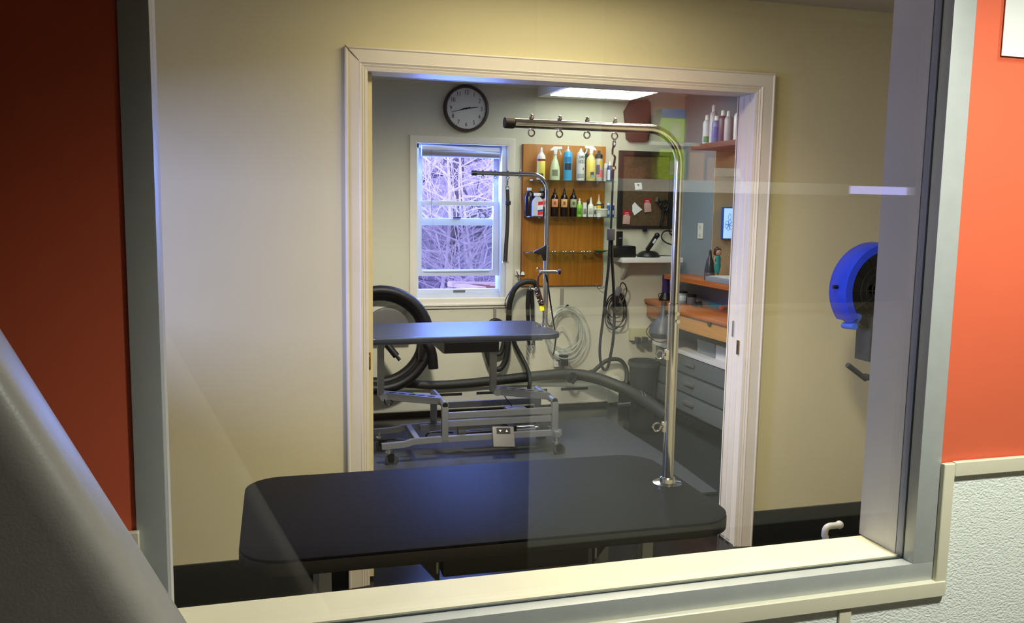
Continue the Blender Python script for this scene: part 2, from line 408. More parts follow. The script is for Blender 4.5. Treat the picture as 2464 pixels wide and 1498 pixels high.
casing('trim_9', DL+.001, DR-.001, DT-.001, DY1+.0005, [(u, -d) for u, d in PROF], 'white_trim')
# pocket doors standing a little out of the wall
d1 = struct(MB().box(.385, .424, 3.405, 3.44, .012, 2.008, bev=.002).build('door_1', C('#e2d6ae', .45)))
lp = Vector((0.403, 3.404, 0.902))
struct(MB().box(lp.x-.011, lp.x+.011, 3.4015, 3.4055, lp.z-.034, lp.z+.034, bev=.001).build('door_latch', 'brass', d1))
struct(MB().tube([(lp.x-.004, 3.400, lp.z+.024), (lp.x+.005, 3.398, lp.z+.02), (lp.x+.005, 3.398, lp.z-.02), (lp.x-.004, 3.400, lp.z-.024)], .003, 8).build('finger_pull', 'brass', d1))
d2 = struct(MB().box(2.0465, 2.070, 3.405, 3.44, .012, 2.008, bev=.001).build('door_2', 'white_trim'))
d2b = struct(MB().box(2.0455, 2.070, 3.452, 3.489, .012, 2.008, bev=.001).build('door_4', 'white_trim'))
lp = Vector((2.046, 3.405, 0.906))
struct(MB().box(2.045, 2.0475, lp.y-.010, lp.y+.010, lp.z-.032, lp.z+.032, bev=.0008).build('door_latch', 'brass', d2))
struct(MB().box(2.0442, 2.046, lp.y-.005, lp.y+.006, lp.z-.018, lp.z+.018).build('finger_pull', C('#3a2c18', .4), d2))
lp = Vector((2.045, 3.453, 0.984))
struct(MB().box(2.0438, 2.0462, lp.y-.005, lp.y+.005, lp.z-.036, lp.z+.036, bev=.0008).build('door_latch', 'steel', d2b))
# grooming room
BY = 6.2
w = MB().box(-.7, 1.085, BY, BY+.16, 0, CZ).box(1.755, 3.3, BY, BY+.16, 0, CZ).box(1.085, 1.755, BY, BY+.16, 0, .835).box(1.085, 1.755, BY, BY+.16, 1.95, CZ)
struct(w.build('wall_back', 'backw'))
struct(MB().box(-.82, -.7, DY1, BY+.16, 0, CZ).build('wall_room_left', 'backw'))
RX = 3.17
w = MB().box(RX, RX+.195, 5.705, BY, 0, CZ).box(RX, RX+.195, 4.5, 5.705, 0, .985).box(RX, RX+.195, DY1, 4.5, 0, CZ).box(RX, RX+.195, 4.5, 5.705, 1.93, CZ)
wrt = struct(w.build('wall_right', 'bluew'))
struct(MB().box(RX+.002, RX+.196, 5.697, 5.7045, .985, 1.929).build('opening_reveal', 'hallw', wrt))
struct(MB().box(2.62, RX, 6.185, 6.2, 0, .165, bev=.002).box(RX-.012, RX, 4.5, 6.185, 0, .165, bev=.002).build('baseboard_back', 'cove'))
struct(MB().box(-.7, 3.17, 6.17, 6.2, 2.37, 2.39).build('trim_10', 'white_trim'))
# hall beyond the serving opening
struct(MB().box(3.17, 5.2, 7.6, 7.72, 0, CZ).box(5.08, 5.2, 3.4, 7.6, 0, CZ).box(3.29, 5.2, 3.40, 3.5, 0, CZ).box(3.17, 3.29, BY+.16, 7.6, 0, CZ).build('wall_hall', 'hallw'))
hd = Vector((4.361, 7.570, 1.287))
struct(MB().box(hd.x, hd.x+.8, 7.555, 7.6, 0, 2.05, bev=.003).build('door_3', 'brown'))
# lower mat
fm = MB().prism([(.2, 4.03), (2.34, 4.03), (2.38, 4.6), (2.38, 5.72), (.2, 5.72)], 'Z', 0, .012).build('floor_mat', 'mat', root=(1.2, 4.9, 0))
tag(fm, 'large grey rubber mat on the floor under the wheeled grooming table', 'mat')

# ------------------------------------------------------------------ grooming table in front
def rrect(cx, cy, w, d, a, r, n=10):
    P = []
    for sx, sy, a0 in ((1, 1, 0), (-1, 1, 90), (-1, -1, 180), (1, -1, 270)):
        for k in range(n+1):
            t = math.radians(a0+k*90/n); x = sx*(w/2-r)+r*math.cos(t); y = sy*(d/2-r)+r*math.sin(t)
            P.append((cx+x*math.cos(a)-y*math.sin(a), cy+x*math.sin(a)+y*math.cos(a)))
    return P
TX, TY, TA, TZ = .573, 2.257, -.0167, .715
def tp(x, y): return (TX+x*math.cos(TA)-y*math.sin(TA), TY+x*math.sin(TA)+y*math.cos(TA))
RT = Matrix.Translation((TX, TY, 0)) @ Matrix.Rotation(TA, 4, 'Z')
t1 = thing('grooming_table', (TX, TY, 0), 'big black grooming table with rounded corners, standing right behind the viewing window', 'table')
MB().prism(rrect(TX, TY, 1.256, .628, TA, .105), 'Z', TZ-.006, TZ, bev=.0015).build('table_top', 'topblk', t1)
MB().prism(rrect(TX, TY, 1.259, .631, TA, .1065), 'Z', TZ-.040, TZ-.0065, bev=.004).build('edge_band', 'edge', t1)
def loc(m): return m.xf(RT)
loc(MB().box(-.14, .25, -.20, .20, .585, .672, bev=.006)).build('lift_box', 'blackp', t1)
loc(MB().prism([(-.235, .674), (-.15, .674), (-.15, .57)], 'Y', -.206, -.2)).build('bracket', 'edge', t1)
loc(MB().prism([(.33, .674), (.26, .674), (.26, .585)], 'Y', -.206, -.2)).build('bracket', 'edge', t1)
loc(MB().box(-.158, -.153, -.2065, -.2035, .60, .65)).build('hinge_pin', 'steel', t1)
loc(MB().box(.265, .27, -.2065, -.2035, .60, .65)).build('hinge_pin', 'steel', t1)
for x in (-.43, .43):
    for y in (-.16, .16):
        loc(MB().box(x-.016, x+.016, y-.016, y+.016, .14, .672, bev=.003)).build('leg', 'steel', t1)
for y in (-.2, .2): loc(MB().box(-.56, .56, y-.018, y+.018, .10, .14, bev=.004)).build('base_rail', 'steel', t1)
for x in (-.43, .43): loc(MB().box(x-.018, x+.018, -.2, .2, .1, .14, bev=.004)).build('cross_rail', 'steel', t1)
for x in (-.53, .53):
    for y in (-.2, .2): loc(MB().cyl((x, y, .0), (x, y, .1), .022)).build('foot', 'rubber', t1)

def eyebolt(mb_c, r, drop, ring_r, root, name='eye_bolt'):
    x, y, z = mb_c
    m = MB().cyl((x, y, z-r-.004), (x, y, z+r+.010), .0028, 10)
    m.lathe([(0, r-.001), (.0065, r-.001), (.0065, r+.0045), (0, r+.0045)], (x, y, z), seg=6)
    m.ball((x, y, z+r+.008), .0052, seg=12)
    m.lathe([(0, -r+.001), (.006, -r+.001), (.006, -r-.003), (0, -r-.003)], (x, y, z), seg=6)
    m.ring((x, y, z-r-drop-ring_r*.8), ring_r, .0022, 'Y')
    m.build(name, 'chrome', root)

# grooming arm on the front table
ax, ay, az = (1.140, 2.250, 0.715)
arm = sub_empty('grooming_arm', (ax, ay, az), t1)
MB().lathe([(0, 0), (.043, 0), (.043, .004), (.024, .007), (.022, .018), (.0175, .022), (0, .022)], (ax, ay, az), seg=36).build('flange', 'chrome', arm)
jz = 1.248
MB().lathe([(0, .005), (.0162, .005), (.0162, jz-az), (.0125, jz-az+.0015), (0, jz-az+.0015)], (ax, ay, az), seg=28).build('outer_tube', 'chrome', arm)
tz = 1.736
R = .096
pts = [(ax, ay, jz-.02), (ax, ay, (jz+tz)/2), (ax, ay, tz-R)]
for k in range(1, 13):
    a = pi/2*k/12; pts.append((ax-R+R*math.cos(a), ay, tz-R+R*math.sin(a)))
capx = 0.655
pts += [((ax-R+capx)/2, ay, tz), (capx, ay, tz)]
MB().tube(pts, .0128, 24).build('bent_tube', 'chrome', arm)
MB().lathe([(0, 0), (.0128, 0), (.0146, .002), (.0146, .026), (.0128, .0275), (0, .0275)], (0.626, ay, tz), axis='X', seg=24).build('end_cap', C('#2a221d', .6), arm)
for px in (1279, 1347, 1413, 1480):
    eyebolt(({1279: 0.702, 1347: 0.781, 1413: 0.860, 1480: 0.941}[px], ay, tz), .0128, .004, .0085, arm)
for py in (852, 1025):
    z = 1.101 if py == 852 else 0.888
    m = MB().box(ax-.023, ax-.014, ay-.008, ay+.008, z-.016, z+.014, bev=.002).cyl((ax-.03, ay, z), (ax-.014, ay, z), .004, 10)
    m.build('thumb_nut', 'chrome', arm)
    MB().ring((ax-.042, ay-.002, z), .012, .0026, 'Y').build('screw_eye', 'chrome', arm)
MB().cyl((ax+.004, ay-.018, jz-.028), (ax+.004, ay-.0135, jz-.028), .006, 12).cyl((ax+.004, ay-.022, jz-.05), (ax+.004, ay-.0135, jz-.05), .006, 12).build('clamp_screw', 'chrome', arm)

# grooming loop hanging from the front arm
lp = thing('grooming_loop', (0.940, 2.250, 1.698), 'long black grooming loop hanging by a chrome snap from the near chrome arm', 'leash')
m = MB()
m.ring((0.940, 2.250, 1.692), .009, .002, 'X')
m.tube([(0.939, 2.250, 1.687), (0.936, 2.250, 1.676), (0.936, 2.250, 1.662)], .003, 8).tube([(0.939, 2.250, 1.662), (0.944, 2.250, 1.656), (0.942, 2.250, 1.640), (0.940, 2.250, 1.629)], .0034, 8).ring((0.940, 2.250, 1.626), .0065, .002, 'Y')
m.build('snap_hook', 'chrome', lp)
a, b = (0.940, 2.250, 1.623), (0.938, 2.250, 1.448)
MB().bar(a, b, .009, .0025).build('strap', 'web', lp)
MB().box(b[0]-.010, b[0]+.010, 2.244, 2.256, b[2]-.020, b[2]+.012, bev=.002).build('slide_buckle', C('#4a4a55', .3), lp)
MB().tube([(0.936, 2.250, 1.443), (0.934, 2.250, 1.356), (0.928, 2.250, 1.286), (0.923, 2.250, 1.216), (0.915, 2.250, 1.134), (0.918, 2.250, 1.089), (0.928, 2.250, 1.065), (0.940, 2.250, 1.069), (0.949, 2.250, 1.109), (0.955, 2.250, 1.156), (0.956, 2.250, 1.216), (0.951, 2.250, 1.298), (0.944, 2.250, 1.379), (0.941, 2.250, 1.442)], .0042, 8, smooth=5).build('loop', 'web', lp)

# ------------------------------------------------------------------ wheeled electric grooming table at the back
NB, FB, T2 = 4.92, 5.26, .775
t2 = thing('wheeled_grooming_table', (1.11, 5.09, 0), 'electric grooming table on castors with bluish black top, below the window', 'table')
MB().prism(rrect(1.107, 5.09, 1.213, .62, 0, .10), 'Z', T2-.032, T2, bev=.008, seg=3).build('table_top', 'topblue', t2)
MB().box(.52, 1.60, 4.83, 5.34, T2-.045, T2-.0325, bev=.002).build('top_frame', 'steel', t2)
MB().box(1.035, 1.369, 4.96, 5.2, 0.647, T2-.0455, bev=.003).build('cross_box', 'dsteel', t2)
MB().prism([(0.939, T2-.046), (1.029, T2-.046), (1.029, 0.647)], 'Y', 4.955, 4.9595).build('gusset', 'steel', t2)
m_ = 'steel'
x = 0.666; MB().box(x-.019, x+.019, 4.985, 5.02, 0.408, T2-.045, bev=.003).build('upper_post', m_, t2)
x = 1.345; MB().box(x-.019, x+.019, 4.985, 5.02, 0.402, 0.652, bev=.003).build('upper_post', m_, t2)
# swinging arms with punched top plate
def swing(a, b):
    a, b = Vector(a), Vector(b)
    m = MB().bar(a, b, .10, .040, .004)
    o = m.build('swing_arm', m_, t2)
    d = (b-a); h = MB()
    for k in range(5):
        c = a+d*(.16+.17*k)
        h.bar(c-d*.05+Vector((0, -.01, .0202)), c+d*.05+Vector((0, .01, .0202)), .03, .002)
    h.build('slot', C('#26282c', .5), o)
    MB().cyl((a.x, a.y-.07, a.z), (a.x, a.y+.07, a.z), .022, 16).build('pivot', m_, o)
swing((0.679, 5.03, 0.401), (1.027, 5.05, 0.349))
swing((1.363, 5.03, 0.400), (1.713, 5.05, 0.348))
MB().tube([(0.682, 4.960, 0.391), (0.689, 4.960, 0.361), (0.713, 4.960, 0.355), (0.728, 4.960, 0.374), (0.718, 4.960, 0.384)], .004, 8, smooth=4).build('hook', 'blackp', t2)
for a, b in (((1.031, 4.910, 0.348), (1.032, 5.270, 0.338)), ((1.712, 4.910, 0.342), (1.727, 5.270, 0.339))):
    a, b = Vector(a), Vector(b); b = Vector((a.x, b.y, a.z))
    o = MB().cyl(a, b, .021, 18).build('axle_tube', m_, t2)
    MB().cyl(a+Vector((0, -.003, 0)), a, .0165, 16).build('tube_plug', 'blackp', o)
# uprights
for px, y0, Y in ((1070, 978, NB), (1334, 965, NB), (1045, 950, FB), (1297, 940, FB)):
    x = {1070: 1.031, 1334: 1.715, 1045: 1.031, 1297: 1.715}[px]
    zt = {NB: 0.337}.get(Y, 0.337-.03)
    MB().box(x-.019, x+.019, Y-.019, Y+.019, .135, zt, bev=.003).build('upright', m_, t2)
# long horizontal tubes
for a, b in (((1.053, 4.930, 0.277), (1.706, 4.930, 0.284)), ((1.053, 4.930, 0.237), (1.697, 4.930, 0.227)), ((1.119, 5.240, 0.268), (1.727, 5.240, 0.276)), ((0.933, 5.200, 0.140), (1.773, 5.200, 0.149))):
    zz = (a[2]+b[2])/2
    MB().bar((a[0], a[1], zz), (b[0], b[1], zz), .026, .038, .003).build('stretcher', m_, t2)
# floor rails, slightly bent down to the castors
for Y, nm in ((NB, 0), (FB, 1)):
    MB().tube([(.66, Y, .122), (.80, Y, .128), (.92, Y, .143), (1.66, Y, .143), (1.76, Y, .143)], .023, 4, smooth=3).build('base_rail', m_, t2)
MB().bar((.87, NB, .143), (.87, FB, .143), .034, .03, .003).build('cross_rail', m_, t2)
MB().bar((1.72, NB-.06, .143), (1.72, FB, .143), .036, .034, .003).build('cross_rail', m_, t2)
# castors
for i, (x, y) in enumerate(((.70, NB), (.69, FB), (1.725, NB-.02), (1.725, FB))):
    c = MB().cyl((x, y, .085), (x, y, .122), .017, 14).lathe([(0, .074), (.021, .074), (.022, .082), (.02, .092), (0, .092)], (x, y, 0), seg=20).build('caster', 'chrome', t2)
    MB().box(x-.004, x+.03, y-.022, y-.017, .035, .078, bev=.002).box(x-.004, x+.03, y+.017, y+.022, .035, .078, bev=.002).box(x-.004, x+.03, y-.022, y+.022, .074, .079).build('caster_fork', 'blackp', c)
    MB().lathe([(0, -.014), (.034, -.014), (.038, -.008), (.038, .008), (.034, .014), (0, .014)], (x+.018, y, .038), axis='Y', seg=24).build('wheel', 'dgrey', c)
# actuator and motor
a, b = (1.474, 5.080, 0.131), (1.651, 5.080, 0.129)
MB().cyl((a[0]-.03, 5.08, a[2]), (b[0], 5.08, a[2]), .026, 24).build('actuator', 'chrome', t2)
c, d = (1.190, 5.080, 0.116), (1.353, 5.080, 0.120)
MB().cyl((c[0], 5.08, a[2]-.004), (a[0]-.03, 5.08, a[2]), .018, 18).build('actuator_rod', 'blackp', t2)
MB().box(b[0], b[0]+.085, 5.02, 5.14, a[2]-.04, a[2]+.06, bev=.006).build('motor', 'dgrey', t2)
MB().box(b[0]-.19, b[0]-.14, 5.04, 5.12, a[2]-.045, a[2]+.035, bev=.006).build('motor', 'blackp', t2)
x = 1.146; MB().box(x-.022, x+.022, 4.96, 5.0, .12, 0.219, bev=.003).build('actuator_bracket', m_, t2)
# foot control
q = Vector((1.380, 4.880, 0.147)); rotm = Matrix.Rotation(-.5, 3, 'X') @ Matrix.Rotation(.06, 3, 'Y')
fc = MB().box(q.x-.066, q.x+.066, q.y-.012, q.y+.012, q.z-.064, q.z+.06, bev=.005, rot=rotm, piv=q).build('foot_control', 'mgrey', t2)
MB().box(q.x-.042, q.x+.042, q.y-.0135, q.y-.0115, q.z+.014, q.z+.05, rot=rotm, piv=q).build('button_panel', 'blackp', fc)
for s in (-1, 1):
    m = MB().prism([(q.x+s*.02-.008, q.z+.032-s*.006), (q.x+s*.02+.008, q.z+.032-s*.006), (q.x+s*.02, q.z+.032+s*.008)], 'Y', q.y-.0145, q.y-.0136)
    for v in m.b.verts: v.co = rotm @ (v.co-q)+q
    m.build('arrow_button', 'white', fc)
MB().tube([(0.872, 5.000, 0.108), (0.835, 5.000, 0.123), (0.748, 5.000, 0.138), (0.669, 5.050, 0.125), (0.614, 5.100, 0.120)], .006, 8, smooth=5).tube([(0.938, 5.020, 0.137), (0.947, 5.000, 0.162), (0.987, 5.000, 0.170), (1.099, 5.000, 0.158)], .006, 8, smooth=5).build('power_cable', 'blackp', t2)

q = (1.503, 5.050, 0.279)
MB().box(q[0]-.062, q[0]+.062, 5.0, 5.1, q[2]-.014, q[2]+.004, bev=.004).build('hand_pad', 'steel', t2)
MB().tube([(1.484, 5.060, 0.288), (1.457, 5.060, 0.321), (1.435, 5.060, 0.354)], .003, 6, smooth=3).build('pad_cord', 'blackp', t2)
# grooming arm of the back table
ax2, ay2 = (1.705, 5.111, 0.775)[:2]
jz2, tz2 = 1.273, 1.708
arm2 = sub_empty('grooming_arm', (ax2, ay2, T2), t2)
MB().lathe([(0, 0), (.05, 0), (.05, .005), (.024, .008), (.022, .02), (0, .02)], (ax2, ay2, T2), seg=28).build('flange', 'chrome', arm2)
MB().lathe([(0, .005), (.0165, .005), (.0165, jz2-T2), (.013, jz2-T2+.002), (0, jz2-T2+.002)], (ax2, ay2, T2), seg=24).build('outer_tube', 'chrome', arm2)
R = .10; pts = [(ax2, ay2, jz2-.02), (ax2, ay2, tz2-R)]
for k in range(1, 13):
    a = pi/2*k/12; pts.append((ax2-R+R*math.cos(a), ay2, tz2-R+R*math.sin(a)))
pts.append((1.254, ay2, tz2))
MB().tube(pts, .0132, 20).build('bent_tube', 'chrome', arm2)
MB().cyl((1.226, ay2, tz2), (1.256, ay2, tz2), .0155, 20).build('end_cap', 'blackp', arm2)
for x in (1.295, 1.372, 1.450, 1.528): eyebolt((x, ay2, tz2), .0132, .003, .008, arm2)
c = Vector((1.667, 5.090, 1.238))
MB().prism([(c.x-.052, c.z+.004), (c.x+.005, c.z+.03), (c.x+.03, c.z+.05), (c.x+.03, c.z-.05), (c.x+.012, c.z-.055), (c.x-.006, c.z-.014), (c.x-.052, c.z-.008)], 'Y', c.y-.010, c.y+.010, bev=.004).build('clamp_knob', 'blackp', arm2)
c = Vector((1.710, 5.090, 1.117))
o = MB().cyl((c.x-.055, c.y-.01, c.z), (c.x+.05, c.y-.01, c.z), .010, 14).cyl((c.x+.05, c.y-.01, c.z), (c.x+.07, c.y-.01, c.z), .005, 10).ring((c.x-.066, c.y-.01, c.z+.014), .011, .0025).build('crossbar_clamp', 'chrome', arm2)
MB().cyl((c.x+.062, c.y-.01, c.z), (c.x+.078, c.y-.01, c.z), .016, 14).build('clamp_handle', C('#2a1212', .4), arm2)

lp2 = thing('grooming_loop', (1.450, 5.110, 1.683), 'short black grooming loop hanging from the back arm beside the window', 'leash')
m = MB().ring((1.450, 5.110, 1.674), .009, .002, 'X').tube([(1.450, 5.110, 1.669), (1.448, 5.110, 1.639)], .004, 8).ring((1.448, 5.110, 1.624), .010, .0025, 'Y').build('snap_hook', 'chrome', lp2)
MB().tube([(1.449, 5.110, 1.614), (1.453, 5.110, 1.529), (1.452, 5.110, 1.404), (1.446, 5.110, 1.278), (1.442, 5.110, 1.179)], [.011, .011, .0115, .0125, .0135], 8, smooth=4).build('strap', 'web', lp2)
a = (1.452, 5.110, 1.534); MB().box(a[0]-.015, a[0]+.015, 5.095, 5.125, a[2]-.012, a[2]+.012, bev=.002).build('slide_buckle', 'blackp', lp2)
a = (1.442, 5.110, 1.176); MB().box(a[0]-.016, a[0]+.016, 5.094, 5.126, a[2]-.006, a[2]+.004, bev=.002).build('end_ring', 'chrome', lp2)

# leather lead on the crossbar clamp
ld = thing('leather_lead', (1.641, 5.060, 1.102), 'brown leather lead with chrome clips hanging from the back arm clamp', 'leash')
MB().tube([(1.657, 5.060, 1.110), (1.638, 5.050, 1.093), (1.633, 5.050, 1.052), (1.640, 5.050, 1.001)], .007, 8, smooth=4).build('strap', 'leather', ld)
a, b = Vector((1.629, 5.050, 1.016)), Vector((1.663, 5.050, 0.911)); MB().bar(a, b, .010, .034, .003).build('collar', 'leather', ld)
m = MB()
for p in ((1.620, 5.030, 1.016), (1.628, 5.030, 0.983), (1.637, 5.030, 0.942), (1.659, 5.030, 0.936)): m.ring(p, .009, .0028, 'Y')
m.build('clip', 'chrome', ld)
MB().prism([(1.645, 0.909), (1.674, 0.913), (1.677, 0.882), (1.650, 0.878)], 'Y', 5.045, 5.052).build('yellow_tag', C('#e8e01a', .5), ld)
cd = MB().tube([(1.687, 5.060, 1.102), (1.714, 5.100, 1.047), (1.761, 5.200, 0.958), (1.831, 5.350, 0.832), (1.882, 5.440, 0.714), (1.896, 5.450, 0.645), (1.894, 5.450, 0.606), (1.886, 5.450, 0.549), (1.878, 5.450, 0.524)], .0052, 8, smooth=5).build('thin_lead', 'web', root=(1.687, 5.060, 1.102))
tag(cd, 'thin black cord hanging from the back clamp past the wheeled table', 'cord')

# ------------------------------------------------------------------ blue fan at the right edge of the window
FY = 2.95
fc_ = Vector((2.398, 2.950, 1.204)); FR = fc_.x-2.207
fan = thing('blue_stand_fan', (fc_.x+.02, FY, 0), 'blue round fan on a dark stand, half hidden by the window frame at the right', 'fan')
MB().lathe([(FR-.030, -.055), (FR-.004, -.05), (FR, -.03), (FR, .05), (FR-.006, .06), (FR-.026, .06), (FR-.030, -.055)], (fc_.x, FY, fc_.z), axis='Y', seg=48, a0=pi*.30, a1=pi*1.22).build('blue_shroud', 'fanblue', fan)
MB().lathe([(.02, .03), (FR-.030, -.02), (FR-.031, .05), (FR-.03, .09), (.05, .12), (.02, .12)], (fc_.x, FY, fc_.z), axis='Y', seg=40).build('motor_housing', 'blackp', fan)
m = MB()
for rr in (.05, .08, .105): m.ring((fc_.x, FY-.03, fc_.z), rr, .003, 'Y', 40)
for k in range(12):
    a = 2*pi*k/12; m.cyl((fc_.x+.02*math.cos(a), FY-.03, fc_.z+.02*math.sin(a)), (fc_.x+(FR-.046)*math.cos(a), FY-.03, fc_.z+(FR-.046)*math.sin(a)), .0025, 6)
m.build('grille', 'blackp', fan)
MB().lathe([(FR-.075, .0), (FR-.06, -.01), (FR-.06, .03), (FR-.075, .03), (FR-.075, .0)], (fc_.x, FY, fc_.z), axis='Y', seg=40, a0=pi*.3, a1=pi*1.3).build('inner_ring', 'fanblue', fan)
q = Vector((2.271, 2.950, 1.058)); MB().cyl((q.x-.008, q.y-.05, q.z+.006), (q.x+.0, q.y+.03, q.z), .013, 12).bar((q.x, q.y-.01, q.z+.004), (q.x+.03, q.y-.01, q.z+.05), .05, .022, .004).build('hinge', C('#2f62d6', .35), fan)
q = Vector((2.194, 2.950, 1.218)); MB().cyl((q.x-.004, q.y, q.z), (q.x+.03, q.y, q.z), .008, 12).build('knob', 'blackp', fan)
MB().box(fc_.x-.045, fc_.x+.06, FY-.03, FY+.06, fc_.z-.29, fc_.z-.10, bev=.008).build('yoke', 'dgrey', fan)
MB().cyl((fc_.x+.03, FY+.02, .03), (fc_.x+.03, FY+.02, fc_.z-.28), .017, 16).build('pole', 'dgrey', fan)
MB().cyl((2.277, 2.950, 0.901), (2.371, 2.950, 0.838), .011, 12).cyl((2.366, 2.950, 0.850), (fc_.x+.03, FY+.01, 0.832), .013, 12).build('height_lever', 'dgrey', fan)
for k in range(4):
    a = pi/4+pi/2*k; MB().bar((fc_.x+.03, FY+.02, .03), (fc_.x+.03+.22*math.cos(a), FY+.02+.22*math.sin(a), .02), .03, .03, .004).build('leg', 'dgrey', fan)

bt = MB().tube([(1.441, 1.9, .0), (1.441, 1.9, .2)]+[(1.433, 1.900, 0.625), (1.429, 1.900, 0.660), (1.431, 1.900, 0.680), (1.442, 1.900, 0.687), (1.458, 1.900, 0.687), (1.471, 1.900, 0.688)], .0085, 12, smooth=4).ball((1.473, 1.900, 0.688), .011).build('bent_metal_tube', C('#c4c7ca', .35), root=(1.441, 1.900, 0.508))
tag(bt, 'bent grey metal tube sticking up behind the right end of the window sill', 'tube')

# ------------------------------------------------------------------ grey rounded panel in the lower left corner
gy = .82
P0, P1 = Vector((-0.230, 0.890, 1.397)), Vector((-0.079, 0.890, 1.097))
d = (P1-P0).normalized(); A = P0-d*.25; B = P1+d*.9
m = MB().prism([(A.x, A.z), (B.x, B.z), (B.x, .0), (A.x-.05, .0)], 'Y', gy, gy+.10, bev=.034, seg=6)
gp = m.build('grey_machine_cover', 'grey', root=(A.x, gy, 0))
tag(gp, 'smooth grey plastic cover with slanting rounded edge filling the lower left corner', 'cover')

# paper in its sleeve on the red wall
ps = thing('paper_sign', (1.287, 1.250, 1.790), 'blank white sheet in clear plastic sleeve on the orange red wall', 'sign')
x0, z0 = 1.239, 1.790
MB().box(x0-.006, x0+.23, 1.2500, 1.2535, z0-.008, z0+.30, bev=.0008).build('plastic_sleeve', 'clearp', ps)
MB().box(x0, x0+.216, 1.2508, 1.2520, z0, z0+.28).build('sheet', 'paper', ps)

# ------------------------------------------------------------------ window of the grooming room
w2 = struct(bpy.data.objects.new('window_2', None)); COL.objects.link(w2); w2.location = (1.42, BY, .84)
def wp(name, m, mat='vinyl'): return struct(m.build(name, mat, w2))
t = bmesh.new(); rows = []
for u, dd in [(0, 0), (0, .012), (.012, .018), (.05, .018), (.056, .012), (.056, 0)]:
    rows.append([t.verts.new(p) for p in ((1.087-u, BY-dd, .842-u), (1.087-u, BY-dd, 1.948+u), (1.753+u, BY-dd, 1.948+u), (1.753+u, BY-dd, .842-u))])
for i in range(5):
    for k in range(4): t.faces.new((rows[i][k], rows[i][(k+1) % 4], rows[i+1][(k+1) % 4], rows[i+1][k]))
bmesh.ops.recalc_face_normals(t, faces=t.faces[:])
m = MB(); m._add(t); wp('window_casing', m, 'white_trim')
wp('stool', MB().box(1.03, 1.81, BY-.03, BY, .785, .80, bev=.004).box(1.035, 1.80, BY-.016, BY, .765, .786, bev=.004), 'white_trim')
wp('window_frame', MB().box(1.086, 1.11, BY+.06, BY+.155, .836, 1.949).box(1.715, 1.754, BY+.005, BY+.155, .836, 1.949).box(1.086, 1.754, BY+.06, BY+.155, 1.92, 1.949).box(1.086, 1.754, BY+.04, BY+.155, .836, .872))
zr, zl0 = 1.525, 1.022
zu0 = 1.388
# upper sash (outer) and lower sash (raised a little)
wp('upper_sash', MB().box(1.11, 1.145, BY+.105, BY+.135, zu0-.02, 1.92, bev=.003).box(1.68, 1.715, BY+.105, BY+.135, zu0-.02, 1.92, bev=.003).box(1.145, 1.68, BY+.105, BY+.135, zu0-.02, zu0+.03, bev=.003).box(1.145, 1.68, BY+.105, BY+.135, 1.885, 1.92, bev=.003))
wp('lower_sash', MB().box(1.11, 1.135, BY+.07, BY+.10, zl0-.025, zr+.02, bev=.003).box(1.672, 1.715, BY+.07, BY+.10, zl0-.025, zr+.02, bev=.003).box(1.135, 1.672, BY+.07, BY+.10, zl0-.025, zl0+.02, bev=.003).box(1.135, 1.672, BY+.07, BY+.10, zr-.012, zr+.02, bev=.003))
wp('lift_rail', MB().box(1.15, 1.65, BY+.058, BY+.071, zl0+.006, zl0+.016, bev=.003))
wp('sash_lock', MB().box(1.37, 1.43, BY+.085, BY+.104, zu0+.03, zu0+.042, bev=.003), 'dgrey')
wp('lower_frame', MB().box(1.11, 1.715, BY+.06, BY+.10, .872, .90, bev=.003))
wp('crank_latch', MB().box(1.37, 1.46, BY+.052, BY+.0605, .878, .892, bev=.002), 'mgrey')
wp('window_pane', MB().box(1.14, 1.69, BY+.118, BY+.122, zu0, 1.90), 'thin')
wp('window_pane', MB().box(1.13, 1.68, BY+.084, BY+.088, zl0, zr), 'thin')
wp('insect_screen', MB().box(1.11, 1.715, BY+.142, BY+.1435, .86, zu0), 'screen')
bl = thing('roller_blind', (1.42, BY+.03, 1.93), 'rolled up pale window blind at the top of the bright window', 'blind')
MB().box(1.125, 1.70, BY+.02, BY+.055, 1.905, 1.935, bev=.004).build('head_rail', 'white', bl)
MB().lathe([(0, 0), (.026, 0), (.026, .575), (0, .575)], (1.125, BY+.035, 1.882), axis='X', seg=24).build('rolled_cloth', 'blind', bl)
MB().cyl((1.194, BY+.005, 1.905), (1.196, BY+.005, 1.433), .0016, 6).build('pull_cord', C('#6a6a76'), bl)

